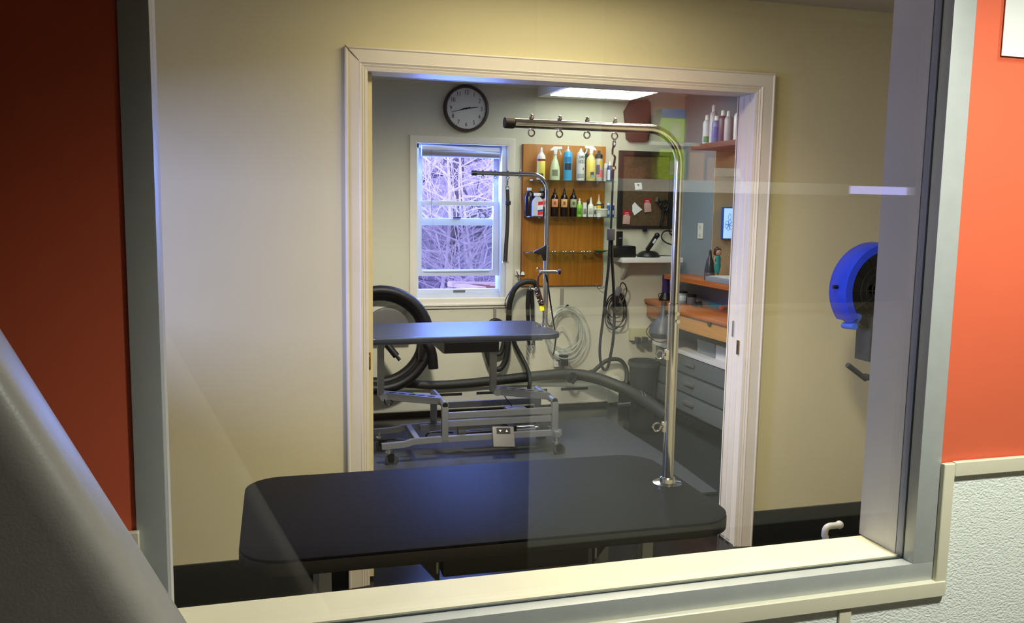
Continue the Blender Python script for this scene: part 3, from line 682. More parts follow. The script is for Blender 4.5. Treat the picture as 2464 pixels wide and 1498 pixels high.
# outdoors: bare wooded slope
g = MB(); t = bmesh.new(); bmesh.ops.create_grid(t, x_segments=40, y_segments=40, size=1)
for v in t.verts:
    x, y = v.co.x*14+4, v.co.y*9+18.5
    v.co = Vector((x, y, -.6+max(0, (y-10.5))*.62+.35*math.sin(x*.9+y*.6)+.25*math.sin(x*2.1-y)))
g._add(t); struct(g.build('hillside', 'hill'))
def tree(x, y, h, r0, mat, label, nb, name='bare_tree', lean=0, zb=None):
    zb = (-.7+max(0, y-10.5)*.62) if zb is None else zb
    m = MB(); top = Vector((x+lean, y+random.uniform(-.3, .3), zb+h)); base = Vector((x, y, zb))
    def P(t): return base.lerp(top, t)+Vector((.10*math.sin(t*7+x*3), .08*math.cos(t*5+x), 0))
    m.tube([P(i/9) for i in range(10)], [r0*(1-.8*i/9) for i in range(10)], 7)
    def branch(p, d, L, r, depth):
        q = [p]; dd = d.normalized()
        for i in range(5):
            dd = (dd+Vector((random.uniform(-.35, .35), random.uniform(-.3, .3), random.uniform(-.22, .3)))).normalized(); q.append(q[-1]+dd*L/5)
        m.tube(q, [r*(1-.14*i) for i in range(6)], 5)
        if depth:
            for _ in range(3):
                i = random.randint(1, 4); branch(q[i], dd+Vector((random.uniform(-1.2, 1.2), random.uniform(-.7, .7), random.uniform(-.5, .9))), L*.55, r*.5, depth-1)
    for k in range(nb):
        tt = .15+.8*k/nb; a = random.uniform(0, 2*pi)
        branch(P(tt), Vector((math.cos(a), math.sin(a)*.5, random.uniform(.0, .8))), random.uniform(.8, 1.7), r0*.6*(1-.4*tt), 2)
    o = m.build(name, mat, root=base); tag(o, label, 'tree', 'bare trees outside the window'); return o
tree(2.05, 9.0, 4.2, 0.019, 'bark', 'thin pale bare tree with twiggy branches outside the right of the window', 20, lean=.1)
tree(2.55, 10.2, 4.5, 0.022, 'bark', 'pale bare tree further back outside the right of the window', 20, lean=-.3)
tree(1.75, 9.6, 4.6, 0.028, 'bark', 'crooked pale bare tree outside the middle of the window', 22, lean=.5)
tree(2.2, 11.5, 5.0, 0.080, 'dbark', 'darker leaning tree trunk behind the pale branches outside the window', 14, lean=.9)
tree(1.6, 8.2, 3.4, 0.010, 'bark', 'slender pale sapling close outside the left of the window', 22, lean=.35)
tree(1.9, 8.6, 3.2, 0.009, 'bark', 'slender pale sapling close outside the lower middle of the window', 22, lean=-.25)
tree(2.9, 12.5, 5.0, 0.028, 'bark', 'distant pale bare tree on the slope behind the other trunks', 22, lean=-.6)
tree(1.9, 12.8, 5.0, 0.096, 'dbark', 'dark distant trunk on the slope outside the left of the window', 12, lean=-.5)
m = MB()
for _ in range(400):
    y = random.uniform(9.5, 14); x = .16*y+random.uniform(0, 2.2)*y/9; zb = -.6+max(0, y-10.5)*.62
    p = Vector((x, y, zb+random.uniform(-.1, 2.4))); q = [p]; d = Vector((random.uniform(-1, 1), random.uniform(-.4, .4), random.uniform(-.3, 1))).normalized()
    for i in range(4):
        d = (d+Vector((random.uniform(-.4, .4), random.uniform(-.3, .3), random.uniform(-.3, .3)))).normalized(); q.append(q[-1]+d*.32)
    m.tube(q, [.007, .006, .005, .004, .003], 4)
tag(m.build('brushwood', 'bark', root=(2.4, 11, 0)), 'tangle of thin bare twigs covering the slope outside the window', 'brush', kind='stuff')
dk = thing('deck_rail', (1.814, 7.600, 0.785), 'pale wooden deck railing corner low outside the window', 'railing')
MB().bar((1.630, 7.600, 0.817), (2.343, 7.800, 0.783), .09, .035, .004).build('top_rail', 'deckw', dk)
MB().bar((1.667, 7.700, 0.800), (1.828, 7.200, 0.808), .09, .03, .004).build('side_rail', 'deckw', dk)
MB().bar((1.819, 7.620, 0.783), (2.343, 7.800, 0.756), .05, .05, .004).build('lower_rail', C('#a5674f', .6), dk)

# ------------------------------------------------------------------ wall clock
ck = thing('wall_clock', (1.437, BY-.02, 2.20), 'round brown rimmed wall clock with black numbers above the window', 'clock')
cc = (1.437, BY, 2.20)
MB().lathe([(0, -.004), (.15, -.004), (.165, -.012), (.1655, -.03), (.158, -.042), (.147, -.044), (.143, -.036), (.1425, -.024)], cc, axis='Y', seg=64).build('rim', 'clockrim', ck)
MB().lathe([(0, -.0235), (.1435, -.0235), (.1435, -.020), (0, -.020)], cc, axis='Y', seg=64).build('dial', 'clockface', ck)
for k in range(1, 13):
    a = 2*pi*k/12; text_mesh(str(k), .042, 'numeral', 'ink', ck, (cc[0]+.112*math.sin(a), BY-.0242, cc[2]+.112*math.cos(a)), sx=.85)
for k in range(12):
        a = 2*pi*k/12; MB().box(cc[0]+.137*math.sin(a)-.0022, cc[0]+.137*math.sin(a)+.0022, BY-.0246, BY-.0236, cc[2]+.137*math.cos(a)-.0022, cc[2]+.137*math.cos(a)+.0022).build('hour_mark', 'ink', ck)
def hand(name, ang, L, w, tail):
    s, c = math.sin(ang), math.cos(ang); y = BY-.0275
    MB().prism([(cc[0]-s*tail+c*w, cc[2]-c*tail-s*w), (cc[0]-s*tail-c*w, cc[2]-c*tail+s*w), (cc[0]+s*L-c*w*.3, cc[2]+c*L+s*w*.3), (cc[0]+s*L+c*w*.3, cc[2]+c*L-s*w*.3)], 'Y', y-.001, y).build(name, 'ink', ck)
hand('minute_hand', math.radians(42.5*6), .112, .0042, .03)
hand('hour_hand', math.radians((2+42.5/60)*30), .088, .0052, .025)
MB().lathe([(0, -.03), (.007, -.03), (.007, -.0235), (0, -.0235)], cc, axis='Y', seg=16).build('hub', 'ink', ck)

# ------------------------------------------------------------------ shelf board with glass shelves
bd = thing('shelf_board', (2.18, BY, .94), 'orange wooden wall board holding glass shelves of bottles', 'shelf board')
MB().prism([(1.868, 1.968), (2.515, 1.968), (2.515, .925), (1.868, .925)], 'Y', BY-.026, BY-.001, bev=.003).build('panel', 'board', bd)
MB().box(1.8655, 1.8685, BY-.027, BY-.001, .926, 1.967).build('side_edge', 'bedge', bd)
for p in ((2.473, 6.170, 0.925), (1.934, 6.170, 0.924)):
    MB().cyl((p[0], BY-.04, p[2]), (p[0], BY-.026, p[2]), .008, 10).tube([(p[0], BY-.04, p[2]), (p[0]+.004, BY-.055, p[2]-.016), (p[0]+.03, BY-.06, p[2]-.02), (p[0]+.05, BY-.05, p[2]-.008)], .003, 8, smooth=4).build('hook', 'chrome', bd)
def gshelf(z, x0, x1, y0, label):
    o = MB().prism([(x0, BY-.027), (x0, y0+.06), (x0+.015, y0+.02), (x0+.06, y0), (x1-.06, y0), (x1-.015, y0+.02), (x1, y0+.06), (x1, BY-.027)], 'Z', z-.008, z, bev=.0015).build('glass_shelf', 'shelfglass', root=((x0+x1)/2, BY-.1, z))
    tag(o, label, 'shelf', 'glass shelves on the wooden board')
    for x in (x0+.12, x1-.12): MB().box(x-.012, x+.012, BY-.05, BY-.026, z-.016, z+.004, bev=.003).build('shelf_clip', 'chrome', o)
ZS1, ZS2, ZS3 = 1.708, 1.444, 1.182
gshelf(ZS1, 1.89, 2.57, 6.03, 'uppermost glass shelf on the wooden board, under the tall spray bottles')
gshelf(ZS2, 1.875, 2.58, 6.03, 'middle glass shelf on the wooden board, under the dark amber bottles')
gshelf(ZS3, 1.875, 2.58, 6.03, 'lowest glass shelf on the wooden board, holding small metal tools')

# bottles
def bottle(name, label, x, y, z, prof, mat, cap=None, capmat='white', lab=None, labmat=None, group='bottles on the glass shelves', cat='bottle', seg=22):
    b = thing(name, (x, y, z), label, cat, group)
    MB().lathe([(0, 0)]+prof+[(0, prof[-1][1])], (x, y, z), seg=seg).build('body', mat, b)
    if cap: MB().lathe([(0, cap[0][1])]+cap+[(0, cap[-1][1])], (x, y, z), seg=18).build('cap', capmat, b)
    if lab:
        r, z0, z1 = lab[:3]; aw = lab[3] if len(lab) > 3 else 1.25; off = lab[4] if len(lab) > 4 else -.25
        MB().lathe([(r, z0), (r+.0006, z0+.001), (r+.0006, z1-.001), (r, z1)], (x, y, z), seg=16, a0=-pi/2+off-aw, a1=-pi/2+off+aw).build('label', labmat, b)
    return b
def band(b, x, y, z, r, z0, z1, mat, aw=1.2, off=-.25, name='label_band'):
    MB().lathe([(r, z0), (r+.0004, z0+.0005), (r+.0004, z1-.0005), (r, z1)], (x, y, z), seg=14, a0=-pi/2+off-aw, a1=-pi/2+off+aw).build(name, mat, b)
def trigger(b, x, y, z, s, mat='white'):
    """spray head: s = +1 nozzle to the right, -1 to the left"""
    P = [(-.042, .012), (-.030, .030), (-.010, .044), (.050, .044), (.052, .026), (.018, .024), (.012, 0), (-.012, 0), (-.015, .014)]
    MB().prism([(x+s*px, z+pz) for px, pz in P], 'Y', y-.009, y+.009, bev=.002).build('spray_head', mat, b)
    MB().tube([(x+s*.032, y, z+.026), (x+s*.036, y, z+.008), (x+s*.046, y, z-.014)], .0045, 8).build('trigger', mat, b)
    MB().lathe([(0, -.014), (.014, -.014), (.014, .002), (0, .002)], (x, y, z), seg=16).build('collar', mat, b)
YB = 6.10
x = 1.981
b = bottle('spray_bottle', 'white and yellow mist bottle, leftmost on the top glass shelf', x, YB, ZS1, [(.030, 0), (.031, .004), (.031, .16), (.028, .175), (.016, .19)], C('#efe9d8'), [(.016, .19), (.014, .197), (.009, .20), (.008, .228), (.006, .232)], 'white', (.0312, .015, .135), C('#e9dc62'))
band(b, x, YB, ZS1, .0316, .135, .15, C('#8a3a34')); band(b, x, YB, ZS1, .0318, .018, .045, C('#3a4a22'), .5)
x = 2.087
b = bottle('trigger_spray_bottle', 'pale green trigger spray bottle between white mist bottle and blue can', x, YB, ZS1, [(.036, 0), (.038, .006), (.038, .06), (.035, .09), (.024, .135), (.015, .155), (.013, .18)], C('#cfdcb4', .3))
trigger(b, x, YB, ZS1+.198, 1); band(b, x, YB, ZS1, .0384, .03, .075, C('#7f8a6a'), .55)
x = 2.187
b = bottle('spray_can', 'light blue spray can on the top glass shelf', x, YB, ZS1, [(.031, 0), (.0325, .004), (.0325, .195), (.028, .205), (.016, .212)], C('#45a8dc', .3), [(.014, .21), (.012, .222), (.006, .225), (.005, .245), (0.004, .248)], 'white')
band(b, x, YB, ZS1, .0329, .075, .125, C('#243a4a'), .8); band(b, x, YB, ZS1, .0329, .13, .17, C('#2f83bd'), .8)
x = 2.287
b = bottle('hairspray_can', 'silver white hairspray can with black slanted lettering', x, YB, ZS1, [(.031, 0), (.032, .004), (.032, .190), (.027, .204), (.014, .212)], C('#d4d5d0', .28), [(.013, .21), (.012, .225), (.006, .228), (.005, .236)], 'white')
text_mesh('SUPER', .026, 'lettering', 'ink', b, (x-.004, YB-.0335, ZS1+.17), sx=.62, rz=-.0, shear=.2)
text_mesh('HOLD', .036, 'lettering', 'ink', b, (x-.002, YB-.0335, ZS1+.138), sx=.55, rz=-.0, shear=.25)
band(b, x, YB, ZS1, .0324, .078, .094, C('#d2304a'), .16, .35); band(b, x, YB, ZS1, .0324, .02, .05, C('#9aa09c'), .8)
x = 2.341
bottle('pump_bottle', 'black capped bottle behind the silver can and yellow spray', x, 6.145, ZS1, [(.028, 0), (.028, .19), (.012, .205)], C('#26282a'), [(.01, .205), (.01, .225), (.006, .235)], 'mgrey')
x = 2.362
b = bottle('trigger_spray_bottle', 'yellow trigger spray bottle on the top glass shelf', x, 6.085, ZS1, [(.032, 0), (.034, .005), (.034, .15), (.028, .17), (.015, .185), (.012, .195)], C('#d9cc7a', .25), None, 'white', (.0342, .015, .15), C('#e6cf58'))
trigger(b, x, 6.085, ZS1+.21, -1)
band(b, x, 6.085, ZS1, .0352, .03, .065, C('#2c2a30'), .4, .0); band(b, x, 6.085, ZS1, .0355, .028, .042, C('#6aa0c8'), .3, .0)
x = 2.440
b = bottle('squeeze_bottle', 'multicoloured bottle with black cap and pink splash beside the yellow spray', x, 6.125, ZS1, [(.03, 0), (.031, .005), (.031, .15), (.024, .17)], C('#b8b4a6', .3), [(.028, .168), (.028, .195), (.012, .205), (.010, .225)], 'blackp')
band(b, x, 6.125, ZS1, .0314, .10, .15, C('#e0c030'), .5, .2); band(b, x, 6.125, ZS1, .0314, .03, .085, C('#f0606c'), .6, .1); band(b, x, 6.125, ZS1, .0318, .05, .12, C('#4a3050'), .4, -.5)
x = 2.505
bottle('small_bottle', 'small white capped bottle behind the navy bottle on the top shelf', x, 6.14, ZS1, [(.02, 0), (.02, .10)], C('#c9cdc8'), [(.018, .10), (.018, .135)], 'white')
x = 2.515
b = bottle('small_bottle', 'small navy blue pump bottle, rightmost on the top glass shelf', x, 6.09, ZS1, [(.021, 0), (.022, .004), (.022, .095), (.017, .11), (.01, .116)], C('#1f3e78', .3), [(.009, .115), (.009, .13), (.004, .15)], 'white')
band(b, x, 6.09, ZS1, .0224, .01, .085, C('#d6e2ea'), .5, -.7)
# middle shelf
for px, lab, y in ((1273, 'dark brown jug, leftmost at the back of the middle glass shelf', 6.12), (1303, 'dark jug with grey cap behind the white antiseptic bottle', 6.13)):
    x = 1.901 if px == 1273 else 2.000
    bottle('brown_jug', lab, x, y, ZS2, [(.036, 0), (.038, .006), (.038, .135), (.030, .165), (.016, .178), (.015, .19)], C('#221418', .25), [(.017, .185), (.017, .206)], 'white' if px == 1273 else C('#8c8a80'))
x = 1.947
b = thing('antiseptic_bottle', (x, 6.065, ZS2), 'white plastic bottle with red and blue label on the middle glass shelf', 'bottle', 'bottles on the glass shelves')
P = [(-.039, 0), (.039, 0), (.040, .004), (.040, .095), (.034, .118), (.014, .140), (.014, .148), (-.014, .148), (-.014, .140), (-.034, .118), (-.040, .095), (-.040, .004)]
MB().prism([(x+a, ZS2+c) for a, c in P], 'Y', 6.045, 6.085, bev=.006, seg=3).build('body', C('#c8cdd8', .3), b)
MB().lathe([(0, .147), (.028, .147), (.028, .166), (.025, .168), (0, .168)], (x, 6.065, ZS2), seg=22).build('cap', 'white', b)
for (a0, a1, c0, c1, cl) in ((.0, .037, .078, .105, '#d8303a'), (-.004, .037, .042, .080, '#e6ebee'), (-.002, .037, .034, .046, '#33448c'), (-.002, .037, .008, .034, '#dc3638')):
    MB().prism([(x+a0, ZS2+c0), (x+a1, ZS2+c0+.006), (x+a1, ZS2+c1+.004), (x+a0, ZS2+c1)], 'Y', 6.0440, 6.0452).build('label_band', C(cl), b)
for px, cl, lab in ((1311, '#e08a5a', 'dark amber bottle with orange label, partly behind the back arm pole'), (1334, '#e89868', 'dark amber bottle with orange label, second of the amber row'), (1357, '#e6b070', 'dark amber bottle with tan label, third of the amber row'), (1379, '#a8b088', 'dark amber bottle with greenish white label, rightmost of the amber row')):
    x = {1311: 2.016, 1334: 2.090, 1357: 2.164, 1379: 2.236}[px]
    b = bottle('amber_bottle', lab, x, 6.1, ZS2, [(.026, 0), (.0275, .004), (.0275, .13), (.022, .15), (.012, .162)], C('#1c0d0c', .18), [(.012, .16), (.012, .172), (.006, .18), (.006, .205)], C('#1a1012', .4), (.0277, .068, .128, .95, -.2), C(cl, .6))
    band(b, x, 6.1, ZS2, .0284, .085, .11, C('#8a5a3a' if px < 1379 else '#5a6048'), .3, -.2)
x = 2.267; bottle('small_bottle', 'small white bottle tucked behind the lime green mister', x, 6.14, ZS2, [(.014, 0), (.014, .09)], C('#cfd3c8'), [(.01, .09), (.008, .115)])
x = 2.278; bottle('small_spray_bottle', 'small lime green mister with white cap on the middle shelf', x, 6.08, ZS2, [(.017, 0), (.0185, .003), (.0185, .085), (.012, .095)], C('#8fd048', .3), [(.011, .094), (.011, .11), (.007, .114), (.006, .135)], 'white', (.0187, .02, .065, .7), C('#5aa030'))
x = 2.318; bottle('small_bottle', 'small white bottle with black print between the lime mister and nozzle bottle', x, 6.075, ZS2, [(.016, 0), (.017, .003), (.017, .075)], C('#e6e6e0'), [(.0155, .075), (.0155, .105)], 'white', (.0172, .02, .06, .6), C('#8a8a86'))
x = 2.364; bottle('nozzle_bottle', 'white squeeze bottle with pointed nozzle on the middle shelf', x, 6.07, ZS2, [(.021, 0), (.0225, .004), (.0225, .08), (.014, .095)], C('#e4e6d6'), [(.011, .094), (.008, .11), (.002, .145)], 'white', (.0227, .02, .065, .6), C('#b9c0aa'))
x = 2.373; bottle('small_bottle', 'small dark bottle behind the white nozzle bottle', x, 6.15, ZS2, [(.012, 0), (.012, .10), (.006, .13)], C('#30342a'))
x = 2.408; bottle('small_bottle', 'tiny white bottle with print right of the nozzle bottle', x, 6.095, ZS2, [(.012, 0), (.012, .08)], C('#d9dbd2'), None, 'white', (.0122, .02, .05, .7), C('#6a6c66'))
x = 2.447; b = bottle('nozzle_bottle', 'yellow banded bottle with tall pointed tip behind the plastic tub', x, 6.12, ZS2, [(.018, 0), (.019, .003), (.019, .10), (.012, .115)], C('#dcd6b8'), [(.010, .114), (.008, .125), (.003, .168)], C('#e8b8a4'), (.0192, .05, .085, 1.0), C('#e0b820')); band(b, x, 6.12, ZS2, .0194, .085, .096, C('#22483a'))
x = 2.471; bottle('small_bottle', 'small dark red vial behind the plastic tub', x, 6.10, ZS2, [(.009, 0), (.009, .09), (.006, .10)], C('#3a1418', .2))
x = 2.449; b = thing('plastic_tub', (x, 6.06, ZS2), 'translucent white lidded tub on the middle glass shelf', 'tub')
MB().lathe([(0, 0), (.036, 0), (.042, .004), (.046, .05), (.044, .052), (0, .052)], (x, 6.06, ZS2), seg=28).build('body', C('#c3c8b6', .3), b)
MB().lathe([(0, .052), (.047, .052), (.048, .056), (.046, .061), (0, .063)], (x, 6.06, ZS2), seg=28).build('lid', C('#dfe2d4', .35), b)
x = 2.416; b = bottle('small_jar', 'tiny white jar at the front edge of the middle shelf', x, 6.036, ZS2, [(.0175, 0), (.0175, .017)], 'white', [(.0185, .017), (.0185, .027)], 'white', cat='jar')
for px, cl, lab, y in ((1464, '#2f72b8', 'bright blue tube with white cap, left of the two blue tubes', 6.08), (1474, '#243c9a', 'deep blue tube with white cap, right of the two blue tubes', 6.08)):
    x = 2.509 if px == 1464 else 2.543
    b = bottle('blue_tube', lab, x, y, ZS2, [(.012, 0), (.013, .002), (.013, .088)], C(cl, .3), [(.011, .088), (.010, .105)], 'white')
    band(b, x, y, ZS2, .0133, .02, .05, C('#cfe0f0'), .5)
# small metal tools on the bottom shelf
def scissors(x, label, a=0.):
    s = thing('grooming_scissors', (x, 6.07, ZS3), label, 'scissors', 'metal tools on the lowest glass shelf')
    m = MB().ring((x-.012, 6.06, ZS3+.006), .010, .003, 'Z').ring((x+.014, 6.075, ZS3+.006), .010, .003, 'Z').build('finger_rings', 'chrome', s)
    MB().bar((x-.008, 6.072, ZS3+.006), (x+.02, 6.15, ZS3+.006), .006, .003).bar((x+.012, 6.086, ZS3+.009), (x+.0, 6.15, ZS3+.009), .006, .003).build('blades', 'chrome', s)
    MB().cyl((x+.006, 6.11, ZS3), (x+.006, 6.11, ZS3+.013), .004, 10).build('pivot_screw', 'brass', s)
for px, lab in ((2.078, 'chrome scissors just right of the back arm pole on the lowest glass shelf'), (2.162, 'chrome scissors second from the pole on the lowest glass shelf'), (2.224, 'chrome scissors in the middle of the lowest glass shelf'), (2.309, 'chrome scissors right of the middle on the lowest glass shelf'), (2.355, 'chrome scissors beside the green glass dish')): scissors(px, lab)
x = 2.462; o = MB().lathe([(0, 0), (.03, 0), (.066, .012), (.068, .014), (.03, .004), (0, .004)], (x, 6.09, ZS3+.001), seg=32).build('glass_dish', C('#5d7a3c', .15), root=(x, 6.09, ZS3)); tag(o, 'shallow green glass dish at the right of the lowest glass shelf', 'dish')

# ------------------------------------------------------------------ cork board, papers, packets
cx0, cx1, cz0, cz1 = 2.628, 3.085, 1.357, 1.945
cb = thing('cork_board', (2.85, BY, cz0), 'dark framed cork board pinned with small packets on the back wall', 'notice board')
MB().box(cx0+.03, cx1-.03, BY-.012, BY-.001, cz0+.02, cz1-.02).build('cork', 'cork', cb)
MB().box(cx0, cx0+.036, BY-.024, BY-.001, cz0, cz1, bev=.003).box(cx1-.036, cx1, BY-.024, BY-.001, cz0, cz1, bev=.003).box(cx0+.036, cx1-.036, BY-.024, BY-.001, cz0, cz0+.022, bev=.003).box(cx0+.036, cx1-.036, BY-.024, BY-.001, cz1-.036, cz1, bev=.003).build('frame', 'corkf', cb)
def packet(cx, cz, rot, label):
    p = thing('blade_packet', (cx, BY-.013, cz), label, 'packet', 'red topped packets on the cork board')
    R_ = Matrix.Translation((cx, 0, cz)) @ Matrix.Rotation(rot, 4, 'Y')
    MB().box(-.031, .031, BY-.0145, BY-.0125, .0, .048).xf(R_).build('red_card', C('#b3232e', .4), p)
    MB().box(-.029, .029, BY-.021, BY-.0125, -.058, .006, bev=.004).xf(R_).build('clear_bag', C('#c9a79c', .25), p)
    MB().box(-.018, .018, BY-.0150, BY-.0144, .016, .022).box(-.012, .014, BY-.0150, BY-.0144, .028, .033).box(-.024, .024, BY-.0150, BY-.0144, .002, .010).xf(R_).build('print', C('#e8c8c4'), p)
packet(2.704, 1.448, .05, 'red topped packet low on the left of the cork board')
packet(2.874, 1.542, -.1, 'red topped packet right of the torn white note on the cork board')
def note(poly, label, y=BY-.0135):
    o = MB().prism(poly, 'Y', y-.0012, y).build('paper_note', 'paper', root=(poly[0][0], y, poly[0][1])); tag(o, label, 'note', 'white notes on the cork board'); return o
n1 = note([(2.749, 1.537), (2.769, 1.559), (2.794, 1.534), (2.833, 1.503), (2.769, 1.458), (2.751, 1.489)], 'torn white paper note between the two red packets')
n2 = note([(2.760, 1.704), (2.819, 1.708), (2.828, 1.658), (2.769, 1.651)], 'small square white note above the red packets on the cork board')
MB().prism([(2.781, 1.695), (2.802, 1.695), (2.796, 1.679)], 'Y', BY-.0153, BY-.0148).build('ink_mark', 'ink', n2)
dc = thing('dark_cable_bundle', (2.974, 6.160, 1.581), 'tangle of dark cable hanging at the right side of the cork board', 'cable')
m = MB().tube([(2.951, 6.165, 1.587), (2.977, 6.165, 1.562), (3.018, 6.165, 1.576), (3.034, 6.165, 1.544), (2.999, 6.165, 1.518), (2.971, 6.165, 1.537), (3.005, 6.165, 1.569), (3.040, 6.165, 1.551), (3.028, 6.165, 1.500), (2.993, 6.165, 1.499)], .008, 8, smooth=5)
m.tube([(2.999, 6.165, 1.518), (2.995, 6.165, 1.454), (2.983, 6.165, 1.391), (2.991, 6.165, 1.375)], .010, 8, smooth=4).tube([(3.028, 6.165, 1.519), (3.046, 6.165, 1.423), (3.064, 6.165, 1.327), (3.093, 6.165, 1.308)], .006, 8, smooth=4)
m.build('cable', 'rubber', dc)
MB().box(2.932, 2.950, 6.155, 6.175, 1.565, 1.600, bev=.002).build('plug', 'mgrey', dc)
bc = thing('binder_clip', (2.852, 6.165, 1.351), 'small dark clip on the lower frame edge of the cork board', 'clip')
MB().box(2.834, 2.869, 6.160, 6.174, 1.335, 1.373, bev=.003).build('clip_body', C('#1e2228', .3), bc)
MB().ring((2.851, 6.165, 1.389), .007, .0016, 'Y').build('wire_handle', 'dgrey', bc)

# octagonal dark plaque above the cork board
P = [(2.655, 6.170, 2.233), (2.703, 6.170, 2.317), (2.845, 6.170, 2.330), (2.867, 6.170, 2.310), (2.877, 6.170, 2.143), (2.864, 6.170, 2.031), (2.840, 6.170, 2.015), (2.707, 6.170, 2.013), (2.682, 6.170, 2.034)]
pl = MB().prism([(p[0], p[2]) for p in P], 'Y', BY-.03, BY-.001, bev=.005).build('wooden_plaque', C('#4a2820', .6), root=(2.85, BY, 2.0)); tag(pl, 'dark brown angular wooden plaque above the cork board', 'plaque')

# white floating shelf with phone chargers
ws = thing('floating_shelf', (2.86, BY, 1.12), 'white floating shelf under the cork board', 'shelf')
MB().box(2.60, 3.10, 6.0, 6.199, 1.108, 1.145, bev=.003).build('board', 'white', ws)
for px in (2.683,): MB().prism([(6.199, 1.108), (6.06, 1.108), (6.185, .97), (6.199, .97)], 'X', px-.012, px+.012, bev=.002).build('bracket', C('#cfc9bb'), ws)
pc = thing('phone_charger', (2.647, 6.08, 1.145), 'black answering machine phone base with upright handset on the white shelf', 'telephone')
x0, x1 = 2.551, 2.724
MB().prism([(x0, 1.145), (x1, 1.145), (x1-.002, 1.225), (x1-.012, 1.232), (x0+.03, 1.232), (x0+.006, 1.21)], 'Y', 6.03, 6.15, bev=.005).build('base', 'blackp', pc)
hx = 2.597; MB().box(hx-.022, hx+.022, 6.045, 6.075, 1.17, 1.340, bev=.008, seg=3).build('handset', 'blackp', pc)
MB().box(hx-.012, hx+.012, 6.0435, 6.0455, 1.285, 1.293).build('earpiece', 'mgrey', pc)
ph = thing('phone_cradle', (2.853, 6.08, 1.145), 'black phone leaning in a low round cradle on the white shelf', 'telephone')
cx = 2.853
MB().lathe([(0, 0), (.085, 0), (.09, .008), (.075, .03), (.045, .046), (0, .05)], (cx, 6.09, 1.145), seg=32).build('cradle', 'blackp', ph)
a, b = Vector((2.828, 6.070, 1.193)), Vector((2.910, 6.070, 1.310))
h = MB().bar(a, b, .045, .028, .009).ball(b, .021, (1, 1.1, 1)).build('handset', 'blackp', ph)
a2, b2 = a.lerp(b, .50), a.lerp(b, .78); MB().bar(a2+Vector((-.003, -.024, 0)), b2+Vector((-.003, -.024, 0)), .004, .016, .0015).build('screen', C('#dfe4ea', .1), h)
cbk = MB().tube([(2.782, 6.188, 1.158), (2.828, 6.188, 1.152), (2.898, 6.188, 1.152), (3.040, 6.188, 1.148), (3.097, 6.188, 1.145)], .004, 8, smooth=4).tube([(3.075, 6.160, 1.340), (3.018, 6.160, 1.340), (2.991, 6.160, 1.308), (3.000, 6.160, 1.275), (3.036, 6.160, 1.250), (3.079, 6.160, 1.237)], .0055, 8, smooth=5).build('phone_cable', 'blackp', root=(2.995, 6.100, 1.201)); tag(cbk, 'black phone cable curling over the right of the white shelf', 'cable')

# ------------------------------------------------------------------ back wall hooks, cords and hoses
hk = thing('wall_hook', (1.839, 6.180, 1.017), 'white and chrome cord hook on the wall left of the wooden board', 'hook')
MB().box(1.822, 1.861, 6.182, 6.199, 1.004, 1.047, bev=.004).build('plate', 'white', hk)
MB().tube([(1.826, 6.160, 1.037), (1.836, 6.160, 1.013), (1.846, 6.160, 1.000), (1.840, 6.160, 0.988), (1.830, 6.160, 1.000)], .004, 8, smooth=4).build('hook', 'chrome', hk)
pcd = thing('bell_pull_cord', (1.876, 6.165, 1.024), 'thin pull cord with bell shaped end hanging along the board edge', 'cord')
MB().tube([(1.848, 6.165, 1.714), (1.864, 6.165, 1.319), (1.876, 6.165, 1.037)], .0016, 6, smooth=3).build('cord', C('#b98a6a'), pcd)
p = (1.876, 6.165, 1.009); MB().lathe([(0, 0), (.016, 0), (.013, .012), (.007, .024), (0, .026)], p, seg=16).build('bell', 'white', pcd)
# vacuum hose coil behind the left of the wheeled table
cl = thing('coiled_vacuum_hose', (0.810, 6.100, 0.568), 'thick black vacuum hose coiled on the back wall, partly hidden by the left door', 'hose')
c = Vector((0.799, 6.080, 0.580)); P = []
for k in range(49):
    a = pi-2*pi*k/16; rr = .315+.012*(k/16); P.append((c.x+rr*math.cos(a), 6.14-.055*(k/16), c.z+rr*math.sin(a)-.03*(k//16 % 2)))
MB().tube(P, .036, 14, smooth=3).build('hose', 'rubber', cl)
a, b = Vector((0.843, 6.000, 0.544)), Vector((0.929, 5.970, 0.434)); MB().cyl(a, a.lerp(b, .75), .024, 16).cyl(a.lerp(b, .7), b, .012, 12).build('nozzle', 'blackp', cl)
MB().tube([(1.107, 5.980, 0.563), (1.140, 5.970, 0.519), (1.158, 5.970, 0.459), (1.168, 5.970, 0.366)], [.034, .036, .036, .036], 16, smooth=3).build('cuff', 'blackp', cl)
MB().box(1.062, 1.091, 5.95, 5.98, 0.431, 0.549, bev=.004).build('buckle', 'blackp', cl)
dm = thing('vacuum_canister', (0.857, 6.120, 0.668), 'grey dome topped vacuum housing on the back wall inside the hose coil', 'canister')
q = Vector((0.861, 6.150, 0.604)); MB().prism([(q.x-.17, q.z-.045)]+[(q.x-.17*math.cos(pi*k/20), q.z+.0+.185*math.sin(pi*k/20)) for k in range(21)]+[(q.x+.17, q.z-.045)], 'Y', 6.10, 6.199, bev=.012, seg=3).build('housing', 'mgrey', dm)
MB().prism([(q.x-.13, q.z+.12), (q.x+.10, q.z+.12), (q.x+.07, q.z+.20), (q.x-.10, q.z+.20)], 'Y', 6.13, 6.199, bev=.006).build('top_plate', 'offw', dm)
